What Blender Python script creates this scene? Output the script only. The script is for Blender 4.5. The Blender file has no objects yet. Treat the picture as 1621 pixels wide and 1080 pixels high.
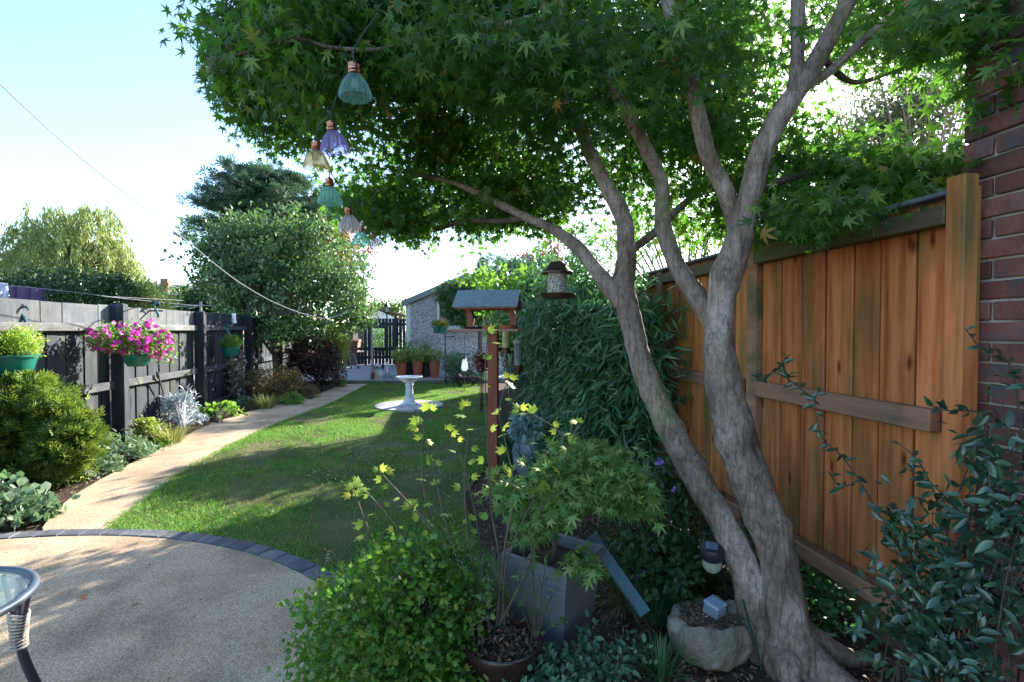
import bpy, bmesh, math, random
import numpy as np
from mathutils import Vector, Matrix, noise
R = math.radians
random.seed(7); rng = np.random.default_rng(7)
S = bpy.context.scene
COL = S.collection

# ------------------------------------------------------------------ camera, sky, sun, exposure
FPX = 800.0; EYE = 1.4
YAW = math.atan(115.5 / FPX); PIT = math.atan(18 / FPX)
cd = bpy.data.cameras.new('camera'); cam = bpy.data.objects.new('camera', cd); COL.objects.link(cam)
cd.sensor_width = 36; cd.lens = FPX / 1621 * 36; cd.clip_start = 0.05; cd.clip_end = 2000
cam.location = (0, 0, EYE); cam.rotation_euler = (math.pi / 2 - PIT, 0, -YAW)
S.camera = cam
SUN_AZ, SUN_EL = 38.8, 24.1          # degrees from the garden axis towards the right fence
w = bpy.data.worlds.new('World'); S.world = w; w.use_nodes = True
nt = w.node_tree; bg = nt.nodes['Background']
sky = nt.nodes.new('ShaderNodeTexSky'); sky.sky_type = 'NISHITA'; sky.sun_disc = False
sky.sun_elevation = R(SUN_EL); sky.sun_rotation = R(SUN_AZ)
sky.air_density = 1.0; sky.dust_density = .5; sky.ozone_density = 2.6
nt.links.new(sky.outputs[0], bg.inputs[0]); bg.inputs[1].default_value = 0.115
sl = bpy.data.lights.new('sun', 'SUN'); sl.energy = 4.0; sl.angle = R(0.53); sl.color = (1, 0.93, 0.82)
so = bpy.data.objects.new('sun', sl); COL.objects.link(so)
sdir = Vector((math.sin(R(SUN_AZ)) * math.cos(R(SUN_EL)), math.cos(R(SUN_AZ)) * math.cos(R(SUN_EL)), math.sin(R(SUN_EL))))
so.rotation_euler = sdir.to_track_quat('Z', 'Y').to_euler(); so.location = sdir * 50
vs = S.view_settings; vs.view_transform = 'Standard'; vs.look = 'None'; vs.gamma = 1; vs.use_curve_mapping = False
vs.exposure = 2.15
cy = S.cycles; cy.max_bounces = 8; cy.diffuse_bounces = 4; cy.glossy_bounces = 3; cy.transmission_bounces = 6
cy.transparent_max_bounces = 8; cy.use_denoising = True; cy.sample_clamp_indirect = 8

# ------------------------------------------------------------------ measuring helpers (photo pixel 1621x1080 -> world metres)
_f = np.array([math.sin(YAW) * math.cos(PIT), math.cos(YAW) * math.cos(PIT), -math.sin(PIT)])
_r = np.array([math.cos(YAW), -math.sin(YAW), 0]); _u = np.cross(_r, _f); _C = np.array([0, 0, EYE])
def ray(px, py): return _f + (px - 810.5) / FPX * _r - (py - 540) / FPX * _u
def P(px, py, d): return _C + d * ray(px, py)
def G(px, py, z=0.0):
    d = ray(px, py); return _C + d * ((z - EYE) / d[2])
def PX(px, py, x):
    d = ray(px, py); return _C + d * (x / d[0])
def proj(p):
    q = np.atleast_2d(p) - _C; z = q @ _f
    return 810.5 + FPX * (q @ _r) / z, 540 - FPX * (q @ _u) / z, z
def inview(p):
    x, y, z = proj(p); return (z > 0.1) & (x > 0) & (x < 1621) & (y > 0) & (y < 1080)

# ------------------------------------------------------------------ materials
def lin(h):
    h = h.lstrip('#'); c = [int(h[i:i + 2], 16) / 255 for i in (0, 2, 4)]
    return tuple(x / 12.92 if x <= .04045 else ((x + .055) / 1.055) ** 2.4 for x in c) + (1,)
MATS = {}; LEAFGAIN = 1.42
def nodes(m): return m.node_tree.nodes, m.node_tree.links
def mat(name, cols, rough=.7, scale=6, stretch=(1, 1, 1), bump=.2, bscale=None, detail=5, metal=0, spec=.4, vary=.25, stain=None, trans=0, coat=0, bdist=.01):
    """cols: list of (pos, rgb) for the mottling; stain: (rgb, scale, lo, hi, stretch)"""
    if name in MATS: return MATS[name]
    m = bpy.data.materials.new(name); m.use_nodes = True; n, l = nodes(m); b = n['Principled BSDF']
    tc = n.new('ShaderNodeTexCoord'); oi = n.new('ShaderNodeObjectInfo')
    mp = n.new('ShaderNodeMapping'); mp.inputs['Scale'].default_value = stretch
    l.new(tc.outputs['Object'], mp.inputs['Vector'])
    ml = n.new('ShaderNodeMath'); ml.operation = 'MULTIPLY'; ml.inputs[1].default_value = 57.0
    l.new(oi.outputs['Random'], ml.inputs[0])
    cx = n.new('ShaderNodeCombineXYZ'); [l.new(ml.outputs[0], cx.inputs[i]) for i in (0, 1, 2)]
    l.new(cx.outputs[0], mp.inputs['Location'])
    nz = n.new('ShaderNodeTexNoise'); nz.inputs['Scale'].default_value = scale; nz.inputs['Detail'].default_value = detail
    nz.inputs['Roughness'].default_value = .6
    l.new(mp.outputs[0], nz.inputs['Vector'])
    cr = n.new('ShaderNodeValToRGB'); e = cr.color_ramp.elements
    while len(e) < len(cols): e.new(.5)
    for k, (p, c) in enumerate(cols): e[k].position = p; e[k].color = tuple(c)[:3] + (1,)
    l.new(nz.outputs['Fac'], cr.inputs[0]); out = cr.outputs[0]
    if stain:
        c, sc, lo, hi, st = stain
        mp2 = n.new('ShaderNodeMapping'); mp2.inputs['Scale'].default_value = st; l.new(tc.outputs['Object'], mp2.inputs['Vector']); l.new(cx.outputs[0], mp2.inputs['Location'])
        n2 = n.new('ShaderNodeTexNoise'); n2.inputs['Scale'].default_value = sc; n2.inputs['Detail'].default_value = 6; l.new(mp2.outputs[0], n2.inputs['Vector'])
        mr = n.new('ShaderNodeMapRange'); mr.inputs['From Min'].default_value = lo; mr.inputs['From Max'].default_value = hi; l.new(n2.outputs['Fac'], mr.inputs['Value'])
        mx = n.new('ShaderNodeMixRGB'); mx.inputs[2].default_value = tuple(c)[:3] + (1,); l.new(mr.outputs[0], mx.inputs[0]); l.new(out, mx.inputs[1]); out = mx.outputs[0]
    if vary:
        hs = n.new('ShaderNodeHueSaturation'); m1 = n.new('ShaderNodeMapRange'); m1.inputs['To Min'].default_value = 1 - vary; m1.inputs['To Max'].default_value = 1 + vary
        l.new(oi.outputs['Random'], m1.inputs['Value']); l.new(m1.outputs[0], hs.inputs['Value']); l.new(out, hs.inputs['Color']); out = hs.outputs[0]
    l.new(out, b.inputs['Base Color'])
    b.inputs['Roughness'].default_value = rough; b.inputs['Metallic'].default_value = metal; b.inputs['Specular IOR Level'].default_value = spec
    b.inputs['Transmission Weight'].default_value = trans; b.inputs['Coat Weight'].default_value = coat
    if bump:
        n3 = n.new('ShaderNodeTexNoise'); n3.inputs['Scale'].default_value = bscale or scale * 4; n3.inputs['Detail'].default_value = 6; l.new(mp.outputs[0], n3.inputs['Vector'])
        bp = n.new('ShaderNodeBump'); bp.inputs['Strength'].default_value = bump; bp.inputs['Distance'].default_value = bdist
        l.new(n3.outputs['Fac'], bp.inputs['Height']); l.new(bp.outputs[0], b.inputs['Normal'])
    MATS[name] = m; return m
def leafmat(name, cols, tcol, rough=.45, tfac=.4, spec=.5):
    """cols: ramp over a per-leaf random value"""
    if name in MATS: return MATS[name]
    cols = [(p, tuple(min(.8, x * LEAFGAIN) for x in c[:3])) for p, c in cols]
    m = bpy.data.materials.new(name); m.use_nodes = True; n, l = nodes(m); b = n['Principled BSDF']
    at = n.new('ShaderNodeAttribute'); at.attribute_name = 'tint'; oi = n.new('ShaderNodeObjectInfo')
    ad = n.new('ShaderNodeMath'); ad.operation = 'ADD'; l.new(at.outputs['Fac'], ad.inputs[0]); l.new(oi.outputs['Random'], ad.inputs[1])
    fr = n.new('ShaderNodeMath'); fr.operation = 'FRACT'; l.new(ad.outputs[0], fr.inputs[0])
    cr = n.new('ShaderNodeValToRGB'); e = cr.color_ramp.elements
    while len(e) < len(cols): e.new(.5)
    for k, (p, c) in enumerate(cols): e[k].position = p; e[k].color = tuple(c)[:3] + (1,)
    l.new(fr.outputs[0], cr.inputs[0]); l.new(cr.outputs[0], b.inputs['Base Color'])
    b.inputs['Roughness'].default_value = rough; b.inputs['Specular IOR Level'].default_value = spec
    t = n.new('ShaderNodeBsdfTranslucent')
    mt = n.new('ShaderNodeMixRGB'); mt.blend_type = 'MIX'; mt.inputs[0].default_value = .3; mt.inputs[1].default_value = tuple(tcol)[:3] + (1,); l.new(cr.outputs[0], mt.inputs[2])
    l.new(mt.outputs[0], t.inputs[0])
    mx = n.new('ShaderNodeMixShader'); mx.inputs[0].default_value = tfac
    l.new(b.outputs[0], mx.inputs[1]); l.new(t.outputs[0], mx.inputs[2]); l.new(mx.outputs[0], n['Material Output'].inputs[0])
    MATS[name] = m; return m
def glassmat(name, col, alpha=.5, rough=.08):
    m = bpy.data.materials.new(name); m.use_nodes = True; n, l = nodes(m); b = n['Principled BSDF']
    b.inputs['Base Color'].default_value = tuple(col)[:3] + (1,); b.inputs['Roughness'].default_value = rough; b.inputs['Specular IOR Level'].default_value = .9
    t = n.new('ShaderNodeBsdfTransparent'); t.inputs[0].default_value = tuple(.35 + .65 * min(1, c / max(col[:3])) for c in col[:3]) + (1,)
    tr = n.new('ShaderNodeBsdfTranslucent'); tr.inputs[0].default_value = tuple(col)[:3] + (1,)
    m1 = n.new('ShaderNodeMixShader'); m1.inputs[0].default_value = .45; l.new(b.outputs[0], m1.inputs[1]); l.new(tr.outputs[0], m1.inputs[2])
    m2 = n.new('ShaderNodeMixShader'); m2.inputs[0].default_value = alpha; l.new(t.outputs[0], m2.inputs[1]); l.new(m1.outputs[0], m2.inputs[2])
    l.new(m2.outputs[0], n['Material Output'].inputs[0]); MATS[name] = m; return m

# ------------------------------------------------------------------ objects
W = {}
def tag(o, label=None, cat=None, group=None, kind=None):
    if label: o['label'] = label
    if cat: o['category'] = cat
    if group: o['group'] = group
    if kind: o['kind'] = kind
    return o
def thing(name, label, cat, loc=(0, 0, 0), group=None):
    o = bpy.data.objects.new(name, None); COL.objects.link(o); o.location = loc; o.empty_display_size = .1
    W[o] = np.array(loc, float); return tag(o, label, cat, group)
def link(name, me, parent, origin):
    o = bpy.data.objects.new(name, me); COL.objects.link(o)
    origin = np.array(origin, float)
    if parent is not None: o.parent = parent; o.location = origin - W[parent]
    else: o.location = origin
    W[o] = origin; return o
def mesh(name, v, f, m, smooth=False):
    me = bpy.data.meshes.new(name); me.from_pydata([tuple(p) for p in v], [], f)
    me.materials.append(m)
    if smooth: me.polygons.foreach_set('use_smooth', [True] * len(f))
    me.update(); return me
def npmesh(name, V, F, m, tint=None, smooth=False):
    """V (n,3), F (k,3) or (k,4) arrays"""
    me = bpy.data.meshes.new(name); V = np.ascontiguousarray(V, np.float32); F = np.ascontiguousarray(F, np.int32); s = F.shape[1]
    me.vertices.add(len(V)); me.vertices.foreach_set('co', V.ravel())
    me.loops.add(F.size); me.loops.foreach_set('vertex_index', F.ravel())
    me.polygons.add(len(F)); me.polygons.foreach_set('loop_start', np.arange(0, F.size, s, dtype=np.int32)); me.polygons.foreach_set('loop_total', np.full(len(F), s, np.int32))
    if smooth: me.polygons.foreach_set('use_smooth', np.ones(len(F), bool))
    if tint is not None:
        a = me.attributes.new('tint', 'FLOAT', 'FACE'); a.data.foreach_set('value', np.ascontiguousarray(tint, np.float32))
    me.update(calc_edges=True); me.materials.append(m); return me

class MB:
    def __init__(s): s.v = []; s.f = []
    def add(s, V, F):
        k = len(s.v); s.v += [tuple(map(float, p)) for p in V]; s.f += [tuple(i + k for i in q) for q in F]; return s
    def box(s, lo, hi, rot=None, c=None, bev=0, taper=None):
        lo = np.array(lo, float); hi = np.array(hi, float)
        if bev:
            b = min(bev, *(hi - lo) * .45); V = []; F = []
            for sx in (0, 1):
                for sy in (0, 1):
                    for sz in (0, 1):
                        p = np.array([(lo, hi)[sx][0], (lo, hi)[sy][1], (lo, hi)[sz][2]]); d = np.array([1 - 2 * sx, 1 - 2 * sy, 1 - 2 * sz]) * b
                        V += [p + d * [0, 1, 1], p + d * [1, 0, 1], p + d * [1, 1, 0]]
            I = lambda x, y, z, a: (x * 4 + y * 2 + z) * 3 + a
            for a in range(3):
                for q in (0, 1):
                    o = [k for k in range(3) if k != a]; idx = []
                    for (i, j) in ((0, 0), (1, 0), (1, 1), (0, 1)):
                        t = [0, 0, 0]; t[a] = q; t[o[0]] = i; t[o[1]] = j; idx.append(I(*t, a))
                    F.append(idx)
            for a in range(3):
                o = [k for k in range(3) if k != a]
                for i in (0, 1):
                    for j in (0, 1):
                        t0 = [0, 0, 0]; t0[o[0]] = i; t0[o[1]] = j; t1 = list(t0); t1[a] = 1
                        F.append([I(*t0, o[0]), I(*t1, o[0]), I(*t1, o[1]), I(*t0, o[1])])
            for x in (0, 1):
                for y in (0, 1):
                    for z in (0, 1): F.append([I(x, y, z, 0), I(x, y, z, 1), I(x, y, z, 2)])
        else:
            V = [np.array([(lo, hi)[x][0], (lo, hi)[y][1], (lo, hi)[z][2]]) for x in (0, 1) for y in (0, 1) for z in (0, 1)]
            F = [(0, 1, 3, 2), (4, 6, 7, 5), (0, 4, 5, 1), (2, 3, 7, 6), (0, 2, 6, 4), (1, 5, 7, 3)]
        V = np.array(V)
        if rot is not None:
            c = (lo + hi) / 2 if c is None else np.array(c); M = np.array(rot); V = (V - c) @ M.T + c
        return s.add(V, F)
    def tube(s, pts, rad, seg=8, cap=True, jit=0, flat=1):
        pts = np.array(pts, float); n = len(pts); rad = np.broadcast_to(rad, (n,)); k = len(s.v); V = []
        T = np.gradient(pts, axis=0); T /= np.linalg.norm(T, axis=1)[:, None] + 1e-12
        ref = np.array([0, 0, 1.]) if abs(T[0][2]) < .9 else np.array([1., 0, 0]); a = np.cross(T[0], ref); a /= np.linalg.norm(a)
        for i in range(n):
            a = a - T[i] * (a @ T[i]); a /= np.linalg.norm(a); b = np.cross(T[i], a)
            for j in range(seg):
                th = 2 * math.pi * j / seg; q = pts[i] + rad[i] * (math.cos(th) * a + flat * math.sin(th) * b)
                if jit: q = pts[i] + (q - pts[i]) * (1 + jit * noise.noise(Vector(q * 9)) + .5 * jit * noise.noise(Vector(q * 23)) + .3 * jit * noise.noise(Vector((q[0] * 60, q[1] * 60, q[2] * 18))))
                V.append(q)
        F = [(i * seg + j, i * seg + (j + 1) % seg, (i + 1) * seg + (j + 1) % seg, (i + 1) * seg + j) for i in range(n - 1) for j in range(seg)]
        if cap: F += [tuple(range(seg))[::-1], tuple((n - 1) * seg + j for j in range(seg))]
        return s.add(V, F)
    def lathe(s, prof, c=(0, 0, 0), seg=24, rib=None, axis=None, closed=False):
        """prof: (r,z) list; rib(theta, i)-> radius factor"""
        c = np.array(c, float); V = []
        for i, (r, z) in enumerate(prof):
            for j in range(seg):
                th = 2 * math.pi * j / seg; q = r * (rib(th, i) if rib else 1); V.append([q * math.cos(th), q * math.sin(th), z])
        V = np.array(V)
        if axis is not None: V = V @ np.array(axis).T
        F = [(i * seg + j, i * seg + (j + 1) % seg, (i + 1) * seg + (j + 1) % seg, (i + 1) * seg + j) for i in range(len(prof) - 1) for j in range(seg)]
        if closed: F += [tuple(range(seg))[::-1], tuple((len(prof) - 1) * seg + j for j in range(seg))]
        return s.add(V + c, F)
    def prism(s, poly, h0, h1, axis='z'):
        n = len(poly); V = []
        for h in (h0, h1):
            for a, b in poly: V.append((a, b, h) if axis == 'z' else ((h, a, b) if axis == 'x' else (a, h, b)))
        return s.add(V, [tuple(range(n))[::-1], tuple(range(n, 2 * n))] + [(i, (i + 1) % n, n + (i + 1) % n, n + i) for i in range(n)])
    def blob(s, c, rad, seg=12, rings=8, jit=.1, fr=3, seed=0):
        c = np.array(c, float); rad = np.array(rad, float) * np.ones(3); V = []
        for i in range(rings + 1):
            ph = math.pi * i / rings
            for j in range(seg):
                th = 2 * math.pi * j / seg; d = np.array([math.sin(ph) * math.cos(th), math.sin(ph) * math.sin(th), math.cos(ph)])
                V.append(c + rad * d * (1 + jit * noise.noise(Vector(d * fr + seed * 7.1))))
        F = [(i * seg + j, (i + 1) * seg + j, (i + 1) * seg + (j + 1) % seg, i * seg + (j + 1) % seg) for i in range(rings) for j in range(seg)]
        return s.add(V, F)
    def build(s, name, m, parent=None, origin=None, smooth=False, label=None, kind=None):
        V = np.array(s.v); o = np.array(origin, float) if origin is not None else (W[parent] if parent is not None else np.zeros(3))
        ob = link(name, mesh(name, V - o, s.f, m, smooth), parent, o)
        if smooth:
            try: ob.data.set_sharp_from_angle(angle=R(40))
            except Exception: pass
        return tag(ob, label=label, kind=kind)
def spline(pts, n=8):
    pts = np.array(pts, float); k = len(pts); out = []
    for i in range(k - 1):
        p0, p1, p2, p3 = pts[max(i - 1, 0)], pts[i], pts[i + 1], pts[min(i + 2, k - 1)]
        for t in np.linspace(0, 1, n, endpoint=False):
            out.append(.5 * (2 * p1 + (p2 - p0) * t + (2 * p0 - 5 * p1 + 4 * p2 - p3) * t * t + (3 * p1 - p0 - 3 * p2 + p3) * t ** 3))
    out.append(pts[-1]); return np.array(out)
def basis(d):
    d = np.array(d, float); d /= np.linalg.norm(d); a = np.cross([0, 0, 1.], d)
    if np.linalg.norm(a) < 1e-4: a = np.array([1., 0, 0])
    a /= np.linalg.norm(a); return np.stack([a, np.cross(d, a), d], 1)      # columns; z axis = d

# ------------------------------------------------------------------ leaves (template: leaf grows along +Y from the origin, unit length, faces +Z)
def star(lobes, notch, base=.28, shoulder=None, droop=.22):
    V = [(0, base, 0)]; F = []; ring = []
    for i, (a, L) in enumerate(lobes):
        a = R(a)
        if i:
            b = (R(lobes[i - 1][0]) + a) / 2; ring.append((math.sin(b) * notch, base + math.cos(b) * notch, 0))
        if shoulder:
            for sgn in (-1, 1):
                q = L * .55; sh = shoulder * L; s_ = (math.sin(a) * q + sgn * math.cos(a) * sh, base + math.cos(a) * q - sgn * math.sin(a) * sh, 0)
                if sgn < 0: ring.append(s_); ring.append((math.sin(a) * L, base + math.cos(a) * L, 0))
                else: ring.append(s_)
        else: ring.append((math.sin(a) * L, base + math.cos(a) * L, 0))
    ring = [(0, base * .55, 0)] + ring
    V += ring; n = len(ring); F = [(0, 1 + i, 1 + (i + 1) % n) for i in range(n)]
    V = np.array(V); r2 = V[:, 0] ** 2 + (V[:, 1] - base) ** 2; V[:, 2] = -droop * r2 + .0; V[0, 2] = .03
    V[:, [1]] = V[:, [1]]
    return V, np.array(F)[:, ::-1]
def blade(wd, n=3, fold=.12, curl=.25, tipw=0.0, mid=.45):
    """pointed leaf with folded midrib; wd = width/length"""
    ts = np.linspace(0, 1, n + 2); V = []; F = []
    for t in ts:
        h = wd / 2 * (math.sin(math.pi * t ** (math.log(.5) / math.log(mid)))) ** .8 if 0 < t < 1 else wd * .02
        z = -curl * t * t
        V += [(-h, t, z + fold * h * 2), (0, t, z), (h, t, z + fold * h * 2)]
    for i in range(len(ts) - 1):
        k = i * 3
        for j in (0, 1): F += [(k + j, k + j + 1, k + j + 4), (k + j, k + j + 4, k + j + 3)]
    return np.array(V), np.array(F)
def fan(n=5, spread=70, droop=.1):
    V = [(0, 0, 0)]; F = []
    for i in range(n):
        a = R(-spread + 2 * spread * i / (n - 1)); L = .7 + .3 * math.cos(a)
        for da, q in ((-.16, .72), (0, 1), (.16, .72)): V.append((math.sin(a + da) * L * q, math.cos(a + da) * L * q, -droop * q * q + .08 * (i % 2)))
        k = 1 + 3 * i; F += [(0, k + 1, k), (0, k + 2, k + 1)]
    return np.array(V), np.array(F)
def disc(n=10, wav=.08, cup=.15, fold=0):
    V = [(0, .5, 0)]; F = []
    for i in range(n):
        a = 2 * math.pi * i / n + math.pi; r = .5 * (1 + (wav if i % 2 else -wav))
        if i == 0: r = .28
        V.append((math.sin(a) * r, .5 + math.cos(a) * r, cup * (1 if i % 2 else .6) * r))
    F = [(0, 1 + (i + 1) % n, 1 + i) for i in range(n)]
    return np.array(V), np.array(F)
T_MAPLE = star([(-140, .38), (-98, .62), (-48, .88), (0, 1), (48, .88), (98, .62), (140, .38)], .27)
T_MAPLE_HI = star([(-140, .38), (-98, .62), (-48, .88), (0, 1), (48, .88), (98, .62), (140, .38)], .25, shoulder=.13, droop=.3)
T_LOBED = star([(-75, .55), (-32, .75), (0, .8), (32, .75), (75, .55)], .5, base=.25, droop=.15)
T_OVAL = blade(.55, 2); T_LANCE = blade(.26, 2); T_LANCE_HI = blade(.3, 4, fold=.2); T_THIN = blade(.15, 2, curl=.35); T_FAN = fan(); T_ROUND = disc()
T_STRIP = (np.array([(0, 0, 0), (-.09, .5, 0), (0, 1, -.05), (.09, .5, 0)]), np.array([(0, 2, 1), (0, 3, 2)]))
T_LOB3 = star([(-82, .42), (-40, .66), (0, .8), (40, .66), (82, .42)], .40, base=.22, droop=.25)
T_SMALL = (np.array([(0, 0, 0), (-.28, .5, .05), (0, 1, -.1), (.28, .5, .05)]), np.array([(0, 2, 1), (0, 3, 2)]))
T_BLADE = (np.array([(-.05, 0, 0), (.05, 0, 0), (.035, .55, .0), (-.035, .55, 0), (0, 1, -.25)]), np.array([(0, 1, 2), (0, 2, 3), (3, 2, 4)]))

def unit(a): return a / (np.linalg.norm(a, axis=-1, keepdims=True) + 1e-9)
def frames(D, N):
    Y = unit(D); Z = unit(N - Y * (N * Y).sum(1, keepdims=True)); Xx = np.cross(Y, Z); return np.stack([Xx, Y, Z], 2)
def scatter_mesh(name, tmpl, pos, D, N, size, m, parent=None, kind='stuff', tint=None, origin=None):
    V0, F0 = tmpl; M = frames(D, N) * np.asarray(size).reshape(-1, 1, 1)
    o = np.array(origin, float) if origin is not None else (W[parent] if parent is not None else np.zeros(3))
    V = np.einsum('nij,kj->nki', M, V0) + (pos - o)[:, None, :]
    F = F0[None] + (np.arange(len(pos)) * len(V0))[:, None, None]
    t = rng.random(len(pos)) if tint is None else tint
    me = npmesh(name, V.reshape(-1, 3), F.reshape(-1, 3), m, np.repeat(t, len(F0)))
    ob = link(name, me, parent, o)
    if kind: ob['kind'] = kind
    return ob
def scatter(root, tmpl, pos, D, N, size, m, part='leaf', nparts=0, tmpl_hi=None, rest='foliage', tint=None):
    """largest in view become single leaf parts, the rest one mass"""
    size = np.broadcast_to(size, (len(pos),)).copy(); keep = np.zeros(len(pos), bool)
    if nparts:
        z = proj(pos)[2]; sc = np.where(inview(pos), size / np.maximum(z, .3), 0)
        # random-ish among the largest, nearest first
        keep[np.argsort(-sc)[:nparts]] = True; keep &= sc > 0
        V0, F0 = tmpl_hi or tmpl; me = npmesh(part, V0, F0, m); M = frames(D, N)
        for i in np.nonzero(keep)[0]:
            o = bpy.data.objects.new(part, me); COL.objects.link(o); o.parent = root
            X = Matrix(M[i].tolist()).to_4x4(); o.matrix_local = Matrix.Translation(Vector(pos[i] - W[root])) @ X @ Matrix.Scale(float(size[i]), 4)
    if (~keep).any():
        k = ~keep; scatter_mesh(rest, tmpl, pos[k], D[k], N[k], size[k], m, root, tint=None if tint is None else tint[k])
def rdir(n): return unit(rng.normal(size=(n, 3)))
def cloud(blobs, n, shell=.55, lump=.25, fr=2.2, seed=0, tot=None):
    """points in ellipsoids [(centre, (rx,ry,rz), weight)] with lumpy outline; returns points, outward dirs"""
    ws = np.array([b[2] if len(b) > 2 else b[1][0] * b[1][1] * b[1][2] for b in blobs], float); ws /= ws.sum()
    idx = rng.choice(len(blobs), n, p=ws); C = np.array([b[0] for b in blobs], float)[idx]; A = np.array([b[1] for b in blobs], float)[idx]
    d = rdir(n); r = (shell + (1 - shell) * rng.random(n)) if shell < 1 else np.ones(n)
    r = np.where(rng.random(n) < .75, r, rng.random(n))
    g = np.array([noise.noise(Vector(x * fr + seed)) for x in d]); p = C + A * d * (r * (1 + lump * g))[:, None]
    return p, unit(d / A)
def clumps(P0, D0, per, rad, flat=.6):
    """leaves round each clump centre"""
    n = len(P0); k = rng.poisson(per, n).clip(1); i = np.repeat(np.arange(n), k); off = rng.normal(size=(len(i), 3)) * rad; off[:, 2] *= flat
    return P0[i] + off, unit(D0[i] + unit(off) * .8), i
def orient(D, up=.4, out=.7, rnd=.6, droop=.3, nup=.8):
    n = len(D); d = unit(D * out + rng.normal(size=(n, 3)) * rnd + np.array([0, 0, up - droop])); N = unit(np.array([0, 0, nup]) + D * .5 + rng.normal(size=(n, 3)) * .45)
    return d, N
def inpoly(x, y, poly):
    poly = np.array(poly); c = np.zeros(len(x), bool); j = len(poly) - 1
    for i in range(len(poly)):
        xi, yi = poly[i][:2]; xj, yj = poly[j][:2]
        c ^= ((yi > y) != (yj > y)) & (x < (xj - xi) * (y - yi) / (yj - yi + 1e-12) + xi); j = i
    return c
# ================================================================== SETTING
def rgb(*a): return tuple(a) + (1,)
M_soil = mat('soil', [(.3, rgb(.035, .023, .016)), (.55, rgb(.075, .05, .034)), (.8, rgb(.14, .10, .07))], rough=.95, scale=9, bump=.9, bscale=30, spec=.15, vary=0)
def resin():
    m = mat('resin_gravel', [(.32, rgb(.46, .35, .245)), (.5, rgb(.62, .49, .35)), (.75, rgb(.72, .59, .44))], rough=.85, scale=1.6, bump=0, spec=.2, vary=0, stain=(rgb(.27, .22, .16), 2.6, .5, .78, (1, 1, 1)))
    n, l = nodes(m); b = n['Principled BSDF']; src = b.inputs['Base Color'].links[0].from_socket
    tc = n.new('ShaderNodeTexCoord'); v = n.new('ShaderNodeTexVoronoi'); v.inputs['Scale'].default_value = 230; l.new(tc.outputs['Object'], v.inputs['Vector'])
    cr = n.new('ShaderNodeValToRGB'); e = cr.color_ramp.elements; e[0].position = .05; e[0].color = (.42, .33, .25, 1); e[1].position = .95; e[1].color = (1.2, 1.16, 1.08, 1)
    sp = n.new('ShaderNodeSeparateColor'); l.new(v.outputs['Color'], sp.inputs[0]); l.new(sp.outputs[0], cr.inputs[0])
    mx = n.new('ShaderNodeMixRGB'); mx.blend_type = 'MULTIPLY'; mx.inputs[0].default_value = .8; l.new(src, mx.inputs[1]); l.new(cr.outputs[0], mx.inputs[2]); l.new(mx.outputs[0], b.inputs['Base Color'])
    bp = n.new('ShaderNodeBump'); bp.inputs['Strength'].default_value = .7; bp.inputs['Distance'].default_value = .004; bp.invert = True; l.new(v.outputs['Distance'], bp.inputs['Height']); l.new(bp.outputs[0], b.inputs['Normal'])
    return m
M_resin = resin()
M_sett = mat('charcoal_sett', [(.3, rgb(.065, .07, .082)), (.7, rgb(.13, .138, .155))], rough=.8, scale=14, bump=.4, vary=.25, stain=(rgb(.2, .19, .17), 5, .55, .75, (1, 1, 1)))
M_conc = mat('terrace_concrete', [(.3, rgb(.25, .255, .27)), (.7, rgb(.34, .34, .35))], rough=.85, scale=2.5, bump=.2, vary=0)
M_turf = mat('turf', [(.30, rgb(.045, .07, .02)), (.48, rgb(.08, .095, .03)), (.6, rgb(.14, .12, .06)), (.72, rgb(.19, .15, .10))], rough=.95, scale=1.3, bump=.6, bscale=60, spec=.1, vary=0, detail=6)

g = MB(); N_ = 30
g.add([(x, y, 0) for x in (-400, 400) for y in (-400, 600)], [(0, 2, 3, 1)])
tag(g.build('ground', M_soil), kind='structure', label='dark bare soil of the garden beds', )
PC = np.array([-2.66, 1.03]); PR = 2.807
g = MB(); ring = [(PC[0] + (PR - .11) * math.cos(a), PC[1] + (PR - .11) * math.sin(a)) for a in np.linspace(0, 2 * math.pi, 97)[:-1]]
g.prism(ring, -.05, .028); tag(g.build('patio', M_resin), kind='structure', label='round pale resin gravel patio')
edge = thing('patio_edging', 'curved charcoal sett edging between the pale patio and the lawn', 'edging', (PC[0], PC[1], 0))
na = 122
for k in range(na):
    a0 = 2 * math.pi * k / na; deg = math.degrees(a0)
    if not (8 < deg < 172): continue
    da = 2 * math.pi / na * .5 - .0012; b = MB(); rr = (PR - .105, PR + .002); z1 = .034 + random.uniform(-.002, .002); s_ = .003
    for z, e in ((-.02, 0), (z1 - .004, 0), (z1, .004)):
        b.v += [(PC[0] + r * math.cos(a0 + t), PC[1] + r * math.sin(a0 + t), z) for r, t in ((rr[0] + e, -da + e * .4), (rr[1] - e, -da + e * .4), (rr[1] - e, da - e * .4), (rr[0] + e, da - e * .4))]
    b.f = [(8, 9, 10, 11)] + [(i + 4 * q, (i + 1) % 4 + 4 * q, (i + 1) % 4 + 4 + 4 * q, i + 4 + 4 * q) for q in (0, 1) for i in range(4)]
    b.build('sett', M_sett, edge, origin=(PC[0] + PR * math.cos(a0), PC[1] + PR * math.sin(a0), 0))
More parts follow.
